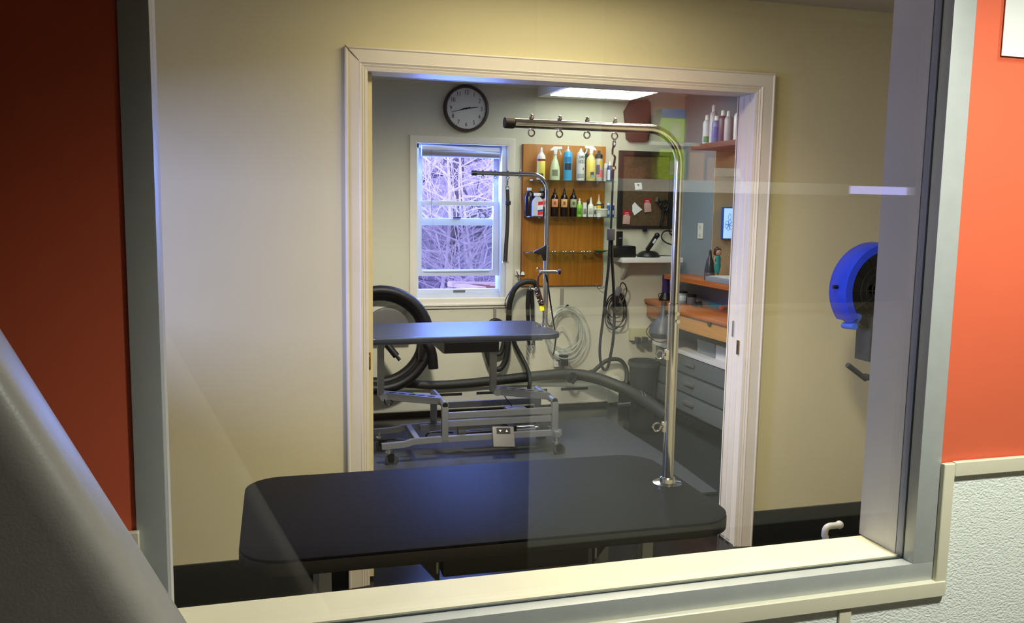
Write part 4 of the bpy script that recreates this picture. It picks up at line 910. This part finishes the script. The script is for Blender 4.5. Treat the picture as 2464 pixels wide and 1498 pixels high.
# long thick hose over the heater
hs = thing('vacuum_hose', (2.001, 6.080, 0.233), 'long thick dark hose lying along the top of the baseboard heater', 'hose')
MB().tube([(0.988, 6.100, 0.240), (1.185, 6.100, 0.219), (1.432, 6.100, 0.221), (1.684, 6.100, 0.235), (1.968, 6.080, 0.259), (2.220, 6.050, 0.268), (2.393, 5.980, 0.249), (2.554, 5.880, 0.193), (2.652, 5.720, 0.144), (2.697, 5.500, 0.100), (2.717, 5.400, 0.066)], [.030, .032, .034, .036, .038, .042, .044, .044, .044, .044, .044], 16, smooth=5).build('hose', 'ghose', hs)
MB().tube([(2.210, 6.060, 0.288), (2.209, 6.020, 0.280), (2.183, 6.000, 0.254), (2.206, 5.990, 0.223), (2.245, 5.990, 0.234), (2.255, 6.000, 0.270), (2.221, 6.000, 0.283), (2.199, 5.990, 0.255), (2.233, 5.990, 0.209)], .010, 8, smooth=4).build('strap', 'blackp', hs)
m = MB().ring((2.646, 5.700, 0.149), .046, .005, 'X').ring((2.659, 5.670, 0.140), .046, .005, 'X').build('hose_clamp', 'chrome', hs)
# grey hose looping under the clipper
gh = MB().tube([(1.990, 6.150, 0.254), (2.156, 6.150, 0.257), (2.320, 6.140, 0.249), (2.431, 6.120, 0.268), (2.481, 6.120, 0.302), (2.542, 6.120, 0.345), (2.610, 6.120, 0.359), (2.669, 6.120, 0.341), (2.709, 6.120, 0.287), (2.710, 6.100, 0.222), (2.696, 6.080, 0.171)], .016, 12, smooth=5).build('grey_hose', 'ghose', root=(2.610, 6.120, 0.359)); tag(gh, 'thin grey hose arching over the right end of the heater', 'hose')
# dryer hose going up to the board
dh = thing('dryer_hose', (1.747, 6.100, 0.712), 'black dryer hose arching from the wooden board down behind the table', 'hose')
MB().tube([(1.961, 6.080, 0.926), (1.938, 6.070, 0.958), (1.883, 6.060, 0.969), (1.826, 6.060, 0.954), (1.786, 6.070, 0.914), (1.764, 6.080, 0.852), (1.755, 6.100, 0.773), (1.760, 6.120, 0.647), (1.756, 6.120, 0.492), (1.744, 6.120, 0.398), (1.713, 6.120, 0.331), (1.675, 6.120, 0.313), (1.630, 6.120, 0.346), (1.597, 6.120, 0.434), (1.578, 6.120, 0.497)], .021, 14, smooth=5).build('hose', 'ghose', dh)
MB().tube([(1.792, 6.140, 0.581), (1.820, 6.140, 0.486), (1.867, 6.120, 0.394), (1.889, 6.040, 0.314), (1.888, 5.980, 0.248), (1.877, 5.970, 0.173)], .016, 12, smooth=5).build('lower_hose', 'ghose', dh)
MB().tube([(1.735, 6.150, 0.519), (1.714, 6.150, 0.438), (1.682, 6.150, 0.420), (1.650, 6.150, 0.440)], .018, 12, smooth=4).build('inner_loop', 'ghose', dh)
MB().tube([(1.763, 6.100, 0.896), (1.735, 6.120, 0.833), (1.732, 6.130, 0.785), (1.748, 6.130, 0.764)], .003, 6, smooth=5).build('wire', 'blackp', dh)
kc = thing('hanging_cable', (1.669, 6.160, 0.659), 'dark coiled cable hanging on a strap just below the window', 'cable')
MB().tube([(1.627, 6.170, 0.612), (1.633, 6.170, 0.659), (1.671, 6.170, 0.676), (1.716, 6.170, 0.657), (1.730, 6.170, 0.610)], .014, 10, smooth=5).build('coil', 'rubber', kc)
MB().box(1.662, 1.681, 6.182, 6.198, 0.665, 0.771).build('strap', C('#8a8a80', .5), kc)
# leads hanging from the board's hook
ls = thing('hanging_leads', (1.919, 6.120, 0.923), 'bunch of black dog leads with chain ends hanging below the board', 'leash')
MB().ring((1.919, 6.120, 0.917), .014, .003, 'X').build('ring', 'chrome', ls)
for (xa, xb) in ((1272, 1273), (1280, 1283)):
    if xa == 1272: MB().tube([(1.916, 6.120, 0.898), (1.905, 6.120, 0.799), (1.911, 6.120, 0.643), (1.917, 6.120, 0.487)], [.020, .018, .013, .013], 8, smooth=3).build('strap', 'web', ls)
    else: MB().tube([(1.929, 6.120, 0.898), (1.940, 6.120, 0.799), (1.947, 6.120, 0.643), (1.953, 6.120, 0.486)], [.018, .016, .012, .012], 8, smooth=3).build('strap', 'web', ls)
m = MB()
for k in range(7): 
    p = Vector((1.904, 6.110, 0.501)); m.ring((p.x+.002*(k % 2), p.y, p.z-.018*k), .010, .0026, 'Y' if k % 2 else 'X', 12)
for k in range(4):
    p = Vector((1.943, 6.110, 0.513)); m.ring((p.x, p.y, p.z-.018*k), .010, .0026, 'Y' if k % 2 else 'X', 12)
m.build('chain', 'steel', ls)
# clear tubing coil
tb = thing('clear_tubing_coil', (2.195, 6.140, 0.571), 'coil of clear plastic tubing hanging from a strap below the wooden board', 'tubing')
c = Vector((2.195, 6.140, 0.571)); rnd = random.Random(3)
for i in range(7):
    sx, sz = rnd.uniform(.10, .155), rnd.uniform(.16, .215); ox, oz = rnd.uniform(-.02, .03), rnd.uniform(-.02, .02)-.2+.2
    if i == 6: sx, sz, ox, oz = .165, .21, .035, .01
    P = [(c.x+ox+sx*math.cos(a), 6.15-.012*(i % 4)+.006*math.sin(2*a), c.z+oz+.19-sz+sz*math.sin(a)) for a in [2*pi*k/28 for k in range(28)]]
    MB().tube(P, .0055, 8, closed=True).build('loop', 'tube', tb)
MB().tube([(c.x-.07, 6.14, c.z-.02), (c.x-.02, 6.13, c.z+.05), (c.x+.05, 6.13, c.z-.06), (c.x+.03, 6.14, c.z-.13), (c.x-.05, 6.14, c.z-.10)], .006, 8, smooth=6).build('inner_coil', 'tube', tb)
MB().box(2.186, 2.206, 6.182, 6.198, 0.740, 0.901, bev=.002).build('hanging_strap', C('#9a988a', .5), tb)
p = (2.216, 6.130, 0.771); MB().bar((p[0]-.012, 6.13, p[2]-.008), (p[0]+.012, 6.13, p[2]+.012), .016, .016, .003).build('tube_clamp', 'dgrey', tb)
# outlet with plug
ot = thing('wall_outlet', (2.188, 6.190, 0.352), 'white multi socket wall outlet below the clear tubing coil', 'outlet')
x0, x1, z0, z1 = 2.140, 2.238, 0.305, 0.427
MB().box(x0, x1, 6.165, 6.199, z0, z1, bev=.004).build('socket_plate', 'white', ot)
m = MB()
for r in range(3):
    for c_ in range(2):
        xx, zz = x0+.012+.016*c_, z0+.018+.028*r
        m.box(xx-.003, xx-.0015, 6.1642, 6.1655, zz, zz+.008).box(xx+.0015, xx+.003, 6.1642, 6.1655, zz, zz+.008)
m.build('slots', 'ink', ot)
pg = thing('power_adapter', (2.200, 6.150, 0.358), 'black power adapter plugged into the white outlet', 'adapter')
MB().box(2.170, 2.233, 6.115, 6.163, 0.318, 0.402, bev=.006).build('housing', 'blackp', pg)
MB().tube([(2.197, 6.130, 0.324), (2.202, 6.130, 0.285), (2.216, 6.130, 0.262), (2.236, 6.130, 0.245)], .004, 8, smooth=4).build('cord', 'blackp', pg)
MB().tube([(2.220, 6.130, 0.374), (2.254, 6.130, 0.315), (2.296, 6.130, 0.272)], .003, 6, smooth=4).build('wire', 'mgrey', pg)
# clippers with tangled cord
kp = thing('clippers', (2.619, 6.120, 0.835), 'silver hair clippers with tangled black cord hanging on the back wall', 'clippers')
a, b = Vector((2.604, 6.110, 0.846)), Vector((2.636, 6.110, 0.916)); MB().bar(a, b, .042, .04, .008).build('body', 'steel', kp)
MB().bar(a+Vector((-.012, 0, -.05)), a+Vector((0, 0, .0)), .06, .05, .01).build('handle', C('#2a1a16', .4), kp)
MB().tube([(2.636, 6.110, 0.916), (2.648, 6.110, 0.948), (2.676, 6.110, 0.934), (2.692, 6.110, 0.890), (2.679, 6.110, 0.845), (2.654, 6.110, 0.788), (2.635, 6.110, 0.724)], .0045, 8, smooth=5).build('cord', 'blackp', kp)
rnd = random.Random(11); m = MB(); c = Vector((2.619, 6.130, 0.729)); P = []
for k in range(60):
    a = 2*pi*k/11.3; sx = .082+.014*math.sin(k*.37); sz = .115+.03*math.sin(k*.23+1)
    P.append((c.x+sx*math.cos(a)+.012*math.sin(k*.5), 6.15-.03*(k % 7)/7, c.z-.0+sz*math.sin(a)-.03*math.sin(k*.11)))
m.tube(P, .0042, 7, smooth=4); m.build('tangled_cord', 'blackp', kp)
MB().lathe([(0, -.02), (.036, -.02), (.036, .02), (0, .02)], (2.631, 6.160, 0.757), axis='Y', seg=20).build('hook_disc', 'dgrey', kp)

# baseboard heater
ht = thing('baseboard_heater', (1.6, 6.14, 0), 'long white baseboard heater along the foot of the back wall', 'heater')
hx0, hx1 = -.4, 2.56; hz = .182
MB().prism([(6.199, hz), (6.135, hz), (6.118, hz-.022), (6.118, .05), (6.126, .028), (6.199, .028)], 'X', hx0, hx1, bev=.002).build('cover', 'offw', ht)
for k in range(7):
    x = .20+.33*k; MB().box(x, x+.22, 6.1165, 6.1185, hz-.052, hz-.032, bev=.0006).build('vent_slot', C('#1c1c1a', .6), ht)
MB().box(hx0, hx1, 6.108, 6.1185, .030, .046, bev=.002).build('lower_lip', 'offw', ht)
MB().box(hx1, hx1+.09, 6.105, 6.199, .02, hz+.035, bev=.004).build('end_cap', 'offw', ht)

# ------------------------------------------------------------------ ceiling light
lt = thing('ceiling_light', (2.30, 5.4, 2.30), 'bright square grid ceiling light box in the back room', 'ceiling light')
MB().box(1.968, 2.66, 4.78, 6.168, 2.304, 2.389, bev=.003).build('housing', 'white', lt)
MB().box(2.01, 2.63, 4.80, 6.0, 2.298, 2.3035).build('lens', 'lens', lt)
m = MB()
for k in range(1, 3): m.box(2.01+.207*k-.004, 2.01+.207*k+.004, 4.80, 6.0, 2.2955, 2.2979)
for k in range(1, 6): m.box(2.01, 2.63, 4.8+.2*k-.004, 4.8+.2*k+.004, 2.2955, 2.2979)
m.build('lens_grid', 'lensgrid', lt)


# ------------------------------------------------------------------ desk along the right wall
dz = .815
dk_ = thing('wall_desk', (2.98, 5.3, 0), 'orange wooden desk with shallow drawers along the right wall', 'desk')
MB().prism([(2.875, 6.19), (2.80, 5.55), (2.79, 5.3), (2.80, 4.75), (2.80, 4.4), (3.165, 4.4), (3.165, 6.19)], 'Z', dz-.028, dz, bev=.006).build('desk_top', 'desk', dk_)
MB().prism([(2.895, 6.18), (2.825, 5.60), (3.15, 5.60), (3.15, 6.18)], 'Z', dz-.135, dz-.029, bev=.006).build('drawer', 'desk', dk_)
MB().prism([(2.82, 5.58), (2.812, 5.3), (2.82, 4.75), (2.82, 4.42), (3.15, 4.42), (3.15, 5.58)], 'Z', dz-.135, dz-.029, bev=.003).build('drawer', 'drawer', dk_)
p = (2.810, 5.039, 0.802); MB().lathe([(0, 0), (.022, 0), (.022, .006), (0, .006)], (2.807, p[1], dz-.037), axis='X', seg=20).build('finger_hole', C('#3a4a2c', .5), dk_)
MB().box(2.86, 3.15, 4.43, 4.47, 0, dz-.136, bev=.003).build('end_panel', 'drawer', dk_)
lg = thing('wall_ledge', (3.06, 5.3, .99), 'narrow orange wooden ledge under the serving opening', 'ledge')
MB().box(2.955, 3.30, 4.45, 6.02, .985, 1.02, bev=.005).build('ledge_board', 'desk', lg)
us = thing('upper_wall_shelf', (3.04, 5.2, 1.95), 'brown wooden shelf high on the right wall', 'shelf')
MB().box(2.93, 3.168, 4.5, 5.62, 1.925, 1.96, bev=.004).build('shelf_board', C('#5c3018', .5), us)
for y in (4.62,): MB().prism([(3.168, 1.925), (2.98, 1.925), (3.15, 1.82), (3.168, 1.82)], 'Y', y-.012, y+.012).build('bracket', C('#6a3a20', .5), us)
# bottles on the high shelf
for i, (px, py, h, r, cm, lab) in enumerate((
    (1, (3.040, 5.600, 1.974)[1], .21, .030, '#c9ccd6', 'tall white capped bottle, farthest left on the high right shelf'),
    (2, (3.000, 5.444, 1.962)[1], .19, .032, '#5a6ca8', 'blue and white labelled bottle on the high right shelf'),
    (3, (3.070, 5.513, 1.969)[1], .27, .026, '#c6c2c8', 'tallest pale bottle on the high right shelf'),
    (4, (3.030, 5.362, 1.958)[1], .22, .028, '#544058', 'dark purple bottle with white neck on the high right shelf'),
    (5, (3.040, 5.308, 1.955)[1], .21, .027, '#b9b4bc', 'pale grey bottle beside the red printed one on the high shelf'),
    (6, (3.000, 5.148, 1.949)[1], .22, .036, '#dcd6d0', 'white bottle with red print at the near end of the high shelf'))):
    x = 3.04-.012*(i % 2); y = py
    b = bottle('shampoo_bottle', lab, x, y, 1.961, [(r*.95, 0), (r, .005), (r, h*.72), (r*.8, h*.8), (r*.4, h*.84)], C(cm, .35), [(r*.55, h*.82), (r*.5, h*.97), (r*.3, h)], 'white', group='bottles on the high right shelf')
    if i in (1, 5): band(b, x, y, 1.961, r+.0006, .04, h*.6, C('#d2603a' if i == 5 else '#3f56b0'), .5, -.6)
    if i == 0: band(b, x, y, 1.961, r+.0006, .02, .06, C('#3f8a5a'), .8, -.5)
# things on ledge
wb = bottle('dark_bottle', 'dark grey tapered bottle standing on the orange ledge beside the figurine', 3.052, 5.5, 1.021, [(.035, 0), (.036, .004), (.036, .06), (.026, .13), (.012, .165), (.010, .18)], C('#3b3a3c', .3), [(.011, .18), (.008, .20), (.006, .21)], C('#2a221c'), (.0365, .006, .05, 2.2, -.5), C('#5a5656'), group=None)
fx, fy_ = 3.066, 5.42
fg = thing('figurine', (fx, fy_, 1.021), 'small figurine with dark bob hair and teal dress on the orange ledge', 'figurine')
MB().box(fx-.034, fx+.034, fy_-.03, fy_+.03, 1.021, 1.036, bev=.004).build('plinth', C('#d0bd4c', .4), fg)
MB().lathe([(0, .016), (.020, .016), (.022, .03), (.013, .034), (0.012, .05)], (fx, fy_, 1.021), seg=18).build('shoes', C('#a87a2c', .4), fg)
MB().lathe([(0, .045), (.012, .045), (.016, .06), (.024, .10), (.022, .125), (.017, .14), (.022, .158), (.018, .170), (.008, .176), (0, .178)], (fx, fy_, 1.021), seg=20).build('dress', C('#2f8f8c', .4), fg)
MB().ball((fx, fy_-.004, 1.021+.197), .021, (1, 1, 1.15)).ball((fx, fy_-.026, 1.021+.193), .004).build('head', C('#c99a7c', .5), fg)
MB().ball((fx, fy_+.006, 1.021+.204), .027, (1, .95, 1.2)).box(fx-.026, fx+.026, fy_-.002, fy_+.02, 1.021+.178, 1.021+.20, bev=.008).build('hair', C('#3a1f18', .5), fg)
for s in (-1, 1): MB().tube([(fx+s*.019, fy_, 1.021+.162), (fx+s*.026, fy_-.004, 1.021+.135), (fx+s*.018, fy_-.016, 1.021+.115)], [.006, .005, .004], 8, smooth=3).build('arm', C('#c99a7c', .5), fg)
tr = thing('grey_tray', (3.03, 5.1, 1.021), 'flat grey box lying on the orange ledge', 'tray')
MB().box(2.965, 3.16, 4.75, 5.40, 1.021, 1.055, bev=.004).build('tray_body', C('#8b8f92', .4), tr)
MB().box(2.985, 3.14, 4.77, 5.38, 1.0555, 1.060, bev=.002).build('rim', C('#c4c6c2', .4), tr)
sw = thing('light_switch', (3.168, 5.868, 1.353), 'white double light switch plate on the blue grey wall', 'switch')
p = Vector((3.168, 5.868, 1.353))
MB().box(3.163, 3.1695, p.y-.04, p.y+.04, p.z-.058, p.z+.058, bev=.003).build('plate', 'white', sw)
for z in (.03, -.03): MB().box(3.158, 3.164, p.y-.008, p.y+.008, p.z+z-.012, p.z+z+.012, bev=.002).build('toggle', 'offw', sw)
lpn = thing('lit_flower_panel', (3.281, 5.660, 1.412), 'glowing pale blue panel with drawn flower at the edge of the serving opening', 'lit panel')
x0, x1, z0, z1 = 3.241, 3.325, 1.306, 1.523
MB().box(x0-.004, x1+.010, 5.665, 5.695, z0-.004, z1+.008, bev=.003).build('frame', 'litblue', lpn)
MB().box(x0, x1, 5.658, 5.6645, z0, z1, bev=.002).build('glass_panel', 'litpanel', lpn)
m = MB(); fcx, fcz = (x0+x1)/2-.002, z0+(z1-z0)*.44
for k in range(6):
    a = 2*pi*k/6+.3; q = (fcx+.021*math.cos(a), 5.6565, fcz+.023*math.sin(a))
    m.ring(q, .0135, .0012, 'Y', 18, (1, 1.1))
m.ring((fcx, 5.6565, fcz), .006, .0012, 'Y', 12)
lf = [(fcx+.004, fcz+.036), (fcx-.010, fcz+.055), (fcx+.002, fcz+.085), (fcx+.013, fcz+.058)]
m.tube([(a, 5.6565, b) for a, b in lf], .0012, 6, smooth=5, closed=True)
m.build('flower_drawing', C('#2a62a0', .5), lpn)
# things on desk
hd_ = thing('purple_dryer', (3.116, 6.340, 0.815), 'purple and black upright hand dryer standing at the back of the desk', 'dryer')
x, y = 2.989, 6.05
MB().lathe([(0, 0), (.05, 0), (.052, .01), (.034, .05), (.028, .06)], (x, y, dz), seg=24).build('stand', 'blackp', hd_)
MB().lathe([(.028, .058), (.030, .075), (.028, .13), (.031, .17), (.026, .195), (0, .20)], (x, y, dz), seg=24).build('body', C('#35205e', .3), hd_)
MB().tube([(x-.045, y-.03, dz+.005), (x-.07, y-.03, dz+.03), (x-.066, y-.03, dz+.055), (x-.03, y-.035, dz+.06)], .003, 8, smooth=4).build('cord', 'blackp', hd_)
x, y = 3.024, 5.85
b = bottle('storage_jar', 'pale blue labelled jar behind the chrome pole on the desk', x, y, dz+.001, [(.04, 0), (.042, .005), (.042, .07), (.036, .078)], C('#8fa4b4', .3), [(.04, .076), (.04, .09)], 'blackp', (.0424, .02, .06, .6), C('#c8d8e2'), group=None, cat='jar')
x, y = 3.053, 5.75
bottle('storage_jar', 'grey jar with dark lid beside the pale blue jar on the desk', x, y, dz+.001, [(.03, 0), (.032, .005), (.032, .055)], C('#6e7278', .3), [(.033, .055), (.033, .075)], 'blackp', group=None, cat='jar')
def tool(name, a, b, w, h, mat, label, cat, extra=None):
    o = thing(name, ((a[0]+b[0])/2, (a[1]+b[1])/2, dz), label, cat)
    MB().bar((a[0], a[1], dz+.001+h/2), (b[0], b[1], dz+.001+h/2), w, h, min(w, h)*.3).build('handle', mat, o)
    if extra: extra(o)
    return o
def A2(p): return (p[0], p[1])
a, b = A2((3.038, 5.557, 0.820)), A2((3.186, 5.667, 0.820))
def ex(o):
    q = (3.033, 5.610, 0.820); MB().box(q[0]-.04, q[0]+.02, q[1]-.03, q[1]+.03, dz+.001, dz+.022, bev=.004).build('bristle_head', 'dgrey', o)
tool('slicker_brush', A2((3.133, 5.621, 0.820)), A2((3.158, 5.463, 0.820)), .034, .028, C('#1f7f9c', .35), 'grooming brush with teal handle on the desk', 'brush', ex)
tool('grooming_comb', A2((3.058, 5.850, 0.820)), A2((3.125, 5.730, 0.820)), .03, .014, C('#5a3c30', .4), 'brown wooden handled comb on the desk left of the teal brush', 'comb')
tool('nail_clippers', A2((3.217, 5.913, 0.820)), A2((3.205, 5.558, 0.820)), .02, .014, 'steel', 'long steel clippers lying behind the teal brush on the desk', 'clippers')
tool('red_tool', A2((3.079, 5.375, 0.820)), A2((3.252, 5.499, 0.820)), .03, .03, C('#e0483c', .35), 'bright red plastic tool handle near the door edge on the desk', 'tool')
tool('chrome_comb', A2((3.028, 5.940, 0.820)), A2((3.093, 5.931, 0.820)), .03, .012, 'chrome', 'short chrome comb beside the pole on the desk', 'comb')

# drawer chest under the desk
ch = thing('drawer_chest', (3.05, 5.5, 0), 'low dark grey chest of drawers with white top under the desk', 'chest of drawers')
MB().box(2.915, 3.165, 4.9, 6.10, .472, .502, bev=.003).build('top', 'white', ch)
MB().box(2.94, 3.16, 4.92, 6.06, .05, .471, bev=.003).build('carcass', C('#565b5c', .5), ch)
MB().box(2.97, 3.16, 4.94, 6.04, 0, .05).build('plinth', 'blackp', ch)
for z in (.065, .205, .345):
    dd = MB().box(2.922, 2.941, 4.93, 6.05, z, z+.12, bev=.004).build('drawer', C('#646a6b', .45), ch)
    for y in (5.48,): MB().box(2.905, 2.9225, y-.07, y+.07, z+.06, z+.085, bev=.006).build('handle', 'mgrey', dd)
bx = thing('white_box', (3.04, 5.05, .503), 'small white box on the chest under the desk', 'box'); p = (2.980, 5.132, 0.590)
MB().box(2.97, 3.10, p[1]-.09, p[1]+.09, .503, .60, bev=.003).build('carton', 'white', bx); MB().box(2.9695, 3.1005, p[1]-.012, p[1]+.012, .5995, .6012).build('tape', 'offw', bx)
bx = thing('grey_box', (3.05, 5.35, .503), 'pale grey translucent box on the chest beside the white box', 'box')
MB().box(2.98, 3.12, 5.25, 5.50, .503, .59, bev=.006).build('tub', C('#8b9694', .3), bx); MB().box(2.975, 3.125, 5.245, 5.505, .59, .60, bev=.003).build('lid', C('#a4aeac', .3), bx)
bn = thing('waste_bin', (2.78, 5.95, 0), 'dark grey waste bin with liner under the desk corner', 'bin')
bx_, by_ = 2.812, 6.02
MB().lathe([(0, .005), (.085, .005), (.09, .02), (.112, .36), (.115, .36), (.115, .345), (.108, .345), (.086, .02), (0, .018)], (bx_, by_, 0), seg=40).build('bucket', C('#303233', .5), bn)
MB().lathe([(.108, .35), (.120, .352), (.122, .335), (.118, .32), (.115, .33)], (bx_, by_, 0), seg=40).build('bag_rim', C('#4a4d4d', .4), bn)
nz = thing('dryer_nozzle', (2.739, 5.600, 0.665), 'dark grey funnel shaped dryer head with cord under the desk edge', 'dryer')
q = Vector((2.806, 5.700, 0.695)); 
MB().lathe([(0, .15), (.018, .15), (.022, .08), (.05, .03), (.095, -.03), (.105, -.075), (.09, -.11), (0, -.12)], q, seg=32).build('hood', C('#47494b', .4), nz)
MB().tube([(q.x-.09, q.y, q.z-.0), (q.x-.13, q.y, q.z-.06), (q.x-.10, q.y, q.z-.11), (q.x-.04, q.y-.03, q.z-.14), (q.x+.06, q.y, q.z-.13)], .003, 8, smooth=5).build('cord', 'blackp', nz)
MB().tube([(q.x+.0, q.y-.06, q.z+.05), (q.x+.03, q.y-.09, q.z+.05), (q.x+.06, q.y-.09, q.z+.03)], .012, 10, smooth=4).build('wire_guard', 'chrome', nz)
ob = thing('socket_box', (2.849, 6.170, 0.530), 'beige surface socket box with plugs on the wall under the desk', 'outlet')
x0, x1, z0, z1 = 2.757, 2.930, 0.492, 0.584
MB().box(x0, x1, 6.15, 6.199, z0, z1, bev=.005).build('box', C('#c6c193', .5), ob)
for k in (0, 1): MB().box(x0+.03+.06*k, x0+.065+.06*k, 6.10, 6.15, z0-.02, z0+.03, bev=.005).build('plug', 'dgrey', ob)
# crumbs of fur by the heater end
m = MB(); rnd = random.Random(5); p0 = (2.779, 6.306, 0.000)
for k in range(40):
    x, y = p0[0]+rnd.uniform(-.12, .12), min(6.10, p0[1]+rnd.uniform(-.06, .06)); a = rnd.uniform(0, pi); m.tube([(x, y, .004), (x+.02*math.cos(a), y+.02*math.sin(a), .012), (x+.035*math.cos(a+.6), y+.035*math.sin(a+.6), .004)], .0022, 5)
tag(m.build('fur_clippings', C('#b9bab2', .8), root=(p0[0], p0[1], 0)), 'wisps of pale dog fur on the floor by the heater end', 'fur', kind='stuff')

# ------------------------------------------------------------------ display shelf behind the photographer (seen reflected in the glass)
ds = thing('display_shelf', (1.9, -.95, 1.61), 'white display shelf reflected in the viewing glass, holding green bags', 'shelf')
MB().box(1.19, 2.6, -.999, -.86, 1.588, 1.640, bev=.003).build('shelf_board', 'white', ds)
us2 = thing('display_shelf', (1.95, -.95, 1.80), 'upper short display shelf reflected in the viewing glass', 'shelf')
MB().box(1.60, 1.84, -.999, -.88, 1.785, 1.80, bev=.002).build('shelf_board', 'white', us2)
def bag(x, z, w, h, body, top, lab, red=None):
    o = thing('treat_bag', (x, -.93, z), lab, 'bag', 'green bags on the display shelf')
    MB().prism([(x-w/2, z), (x+w/2, z), (x+w/2+.004, z+h*.5), (x+w/2-.004, z+h), (x-w/2+.004, z+h), (x-w/2-.004, z+h*.5)], 'Y', -.97, -.90, bev=.012).build('bag_body', C(body, .3), o)
    MB().box(x-w/2+.003, x+w/2-.003, -.972, -.898, z+h*.72, z+h*.995, bev=.006).build('bag_top', C(top, .3), o)
    MB().box(x-w*.1, x+w*.3, -.8995, -.8975, z+h*.15, z+h*.6).build('label', C('#c8d498', .4), o)
bag(1.72, 1.641, .13, .135, '#9ac01e', '#a4c624', 'green bag on the lower display shelf, reflected in the glass')
bag(1.72, 1.801, .12, .14, '#9ac01e', '#274a9e', 'green bag with blue top on the upper display shelf, reflected in the glass')
for x, w_, h, cl, lab in ((1.84, .075, .12, '#c08a58', 'tan carton on the display shelf, reflected in the glass'), (1.915, .05, .10, '#b8845a', 'brown carton right of the tan carton, reflected in the glass')):
    o = MB().box(x-w_/2, x+w_/2, -.96, -.90, 1.641, 1.641+h, bev=.003).build('carton', C(cl, .5), root=(x, -.93, 1.641)); tag(o, lab, 'box', 'cartons on the display shelf')
bo = thing('white_bowl', (1.99, -.92, 1.641), 'white bowl on the display shelf, reflected in the glass', 'bowl')
MB().lathe([(0, 0), (.05, 0), (.075, .02), (.07, .055), (.066, .055), (.06, .02), (0, .008)], (1.99, -.93, 1.641), seg=28).build('bowl', 'white', bo)
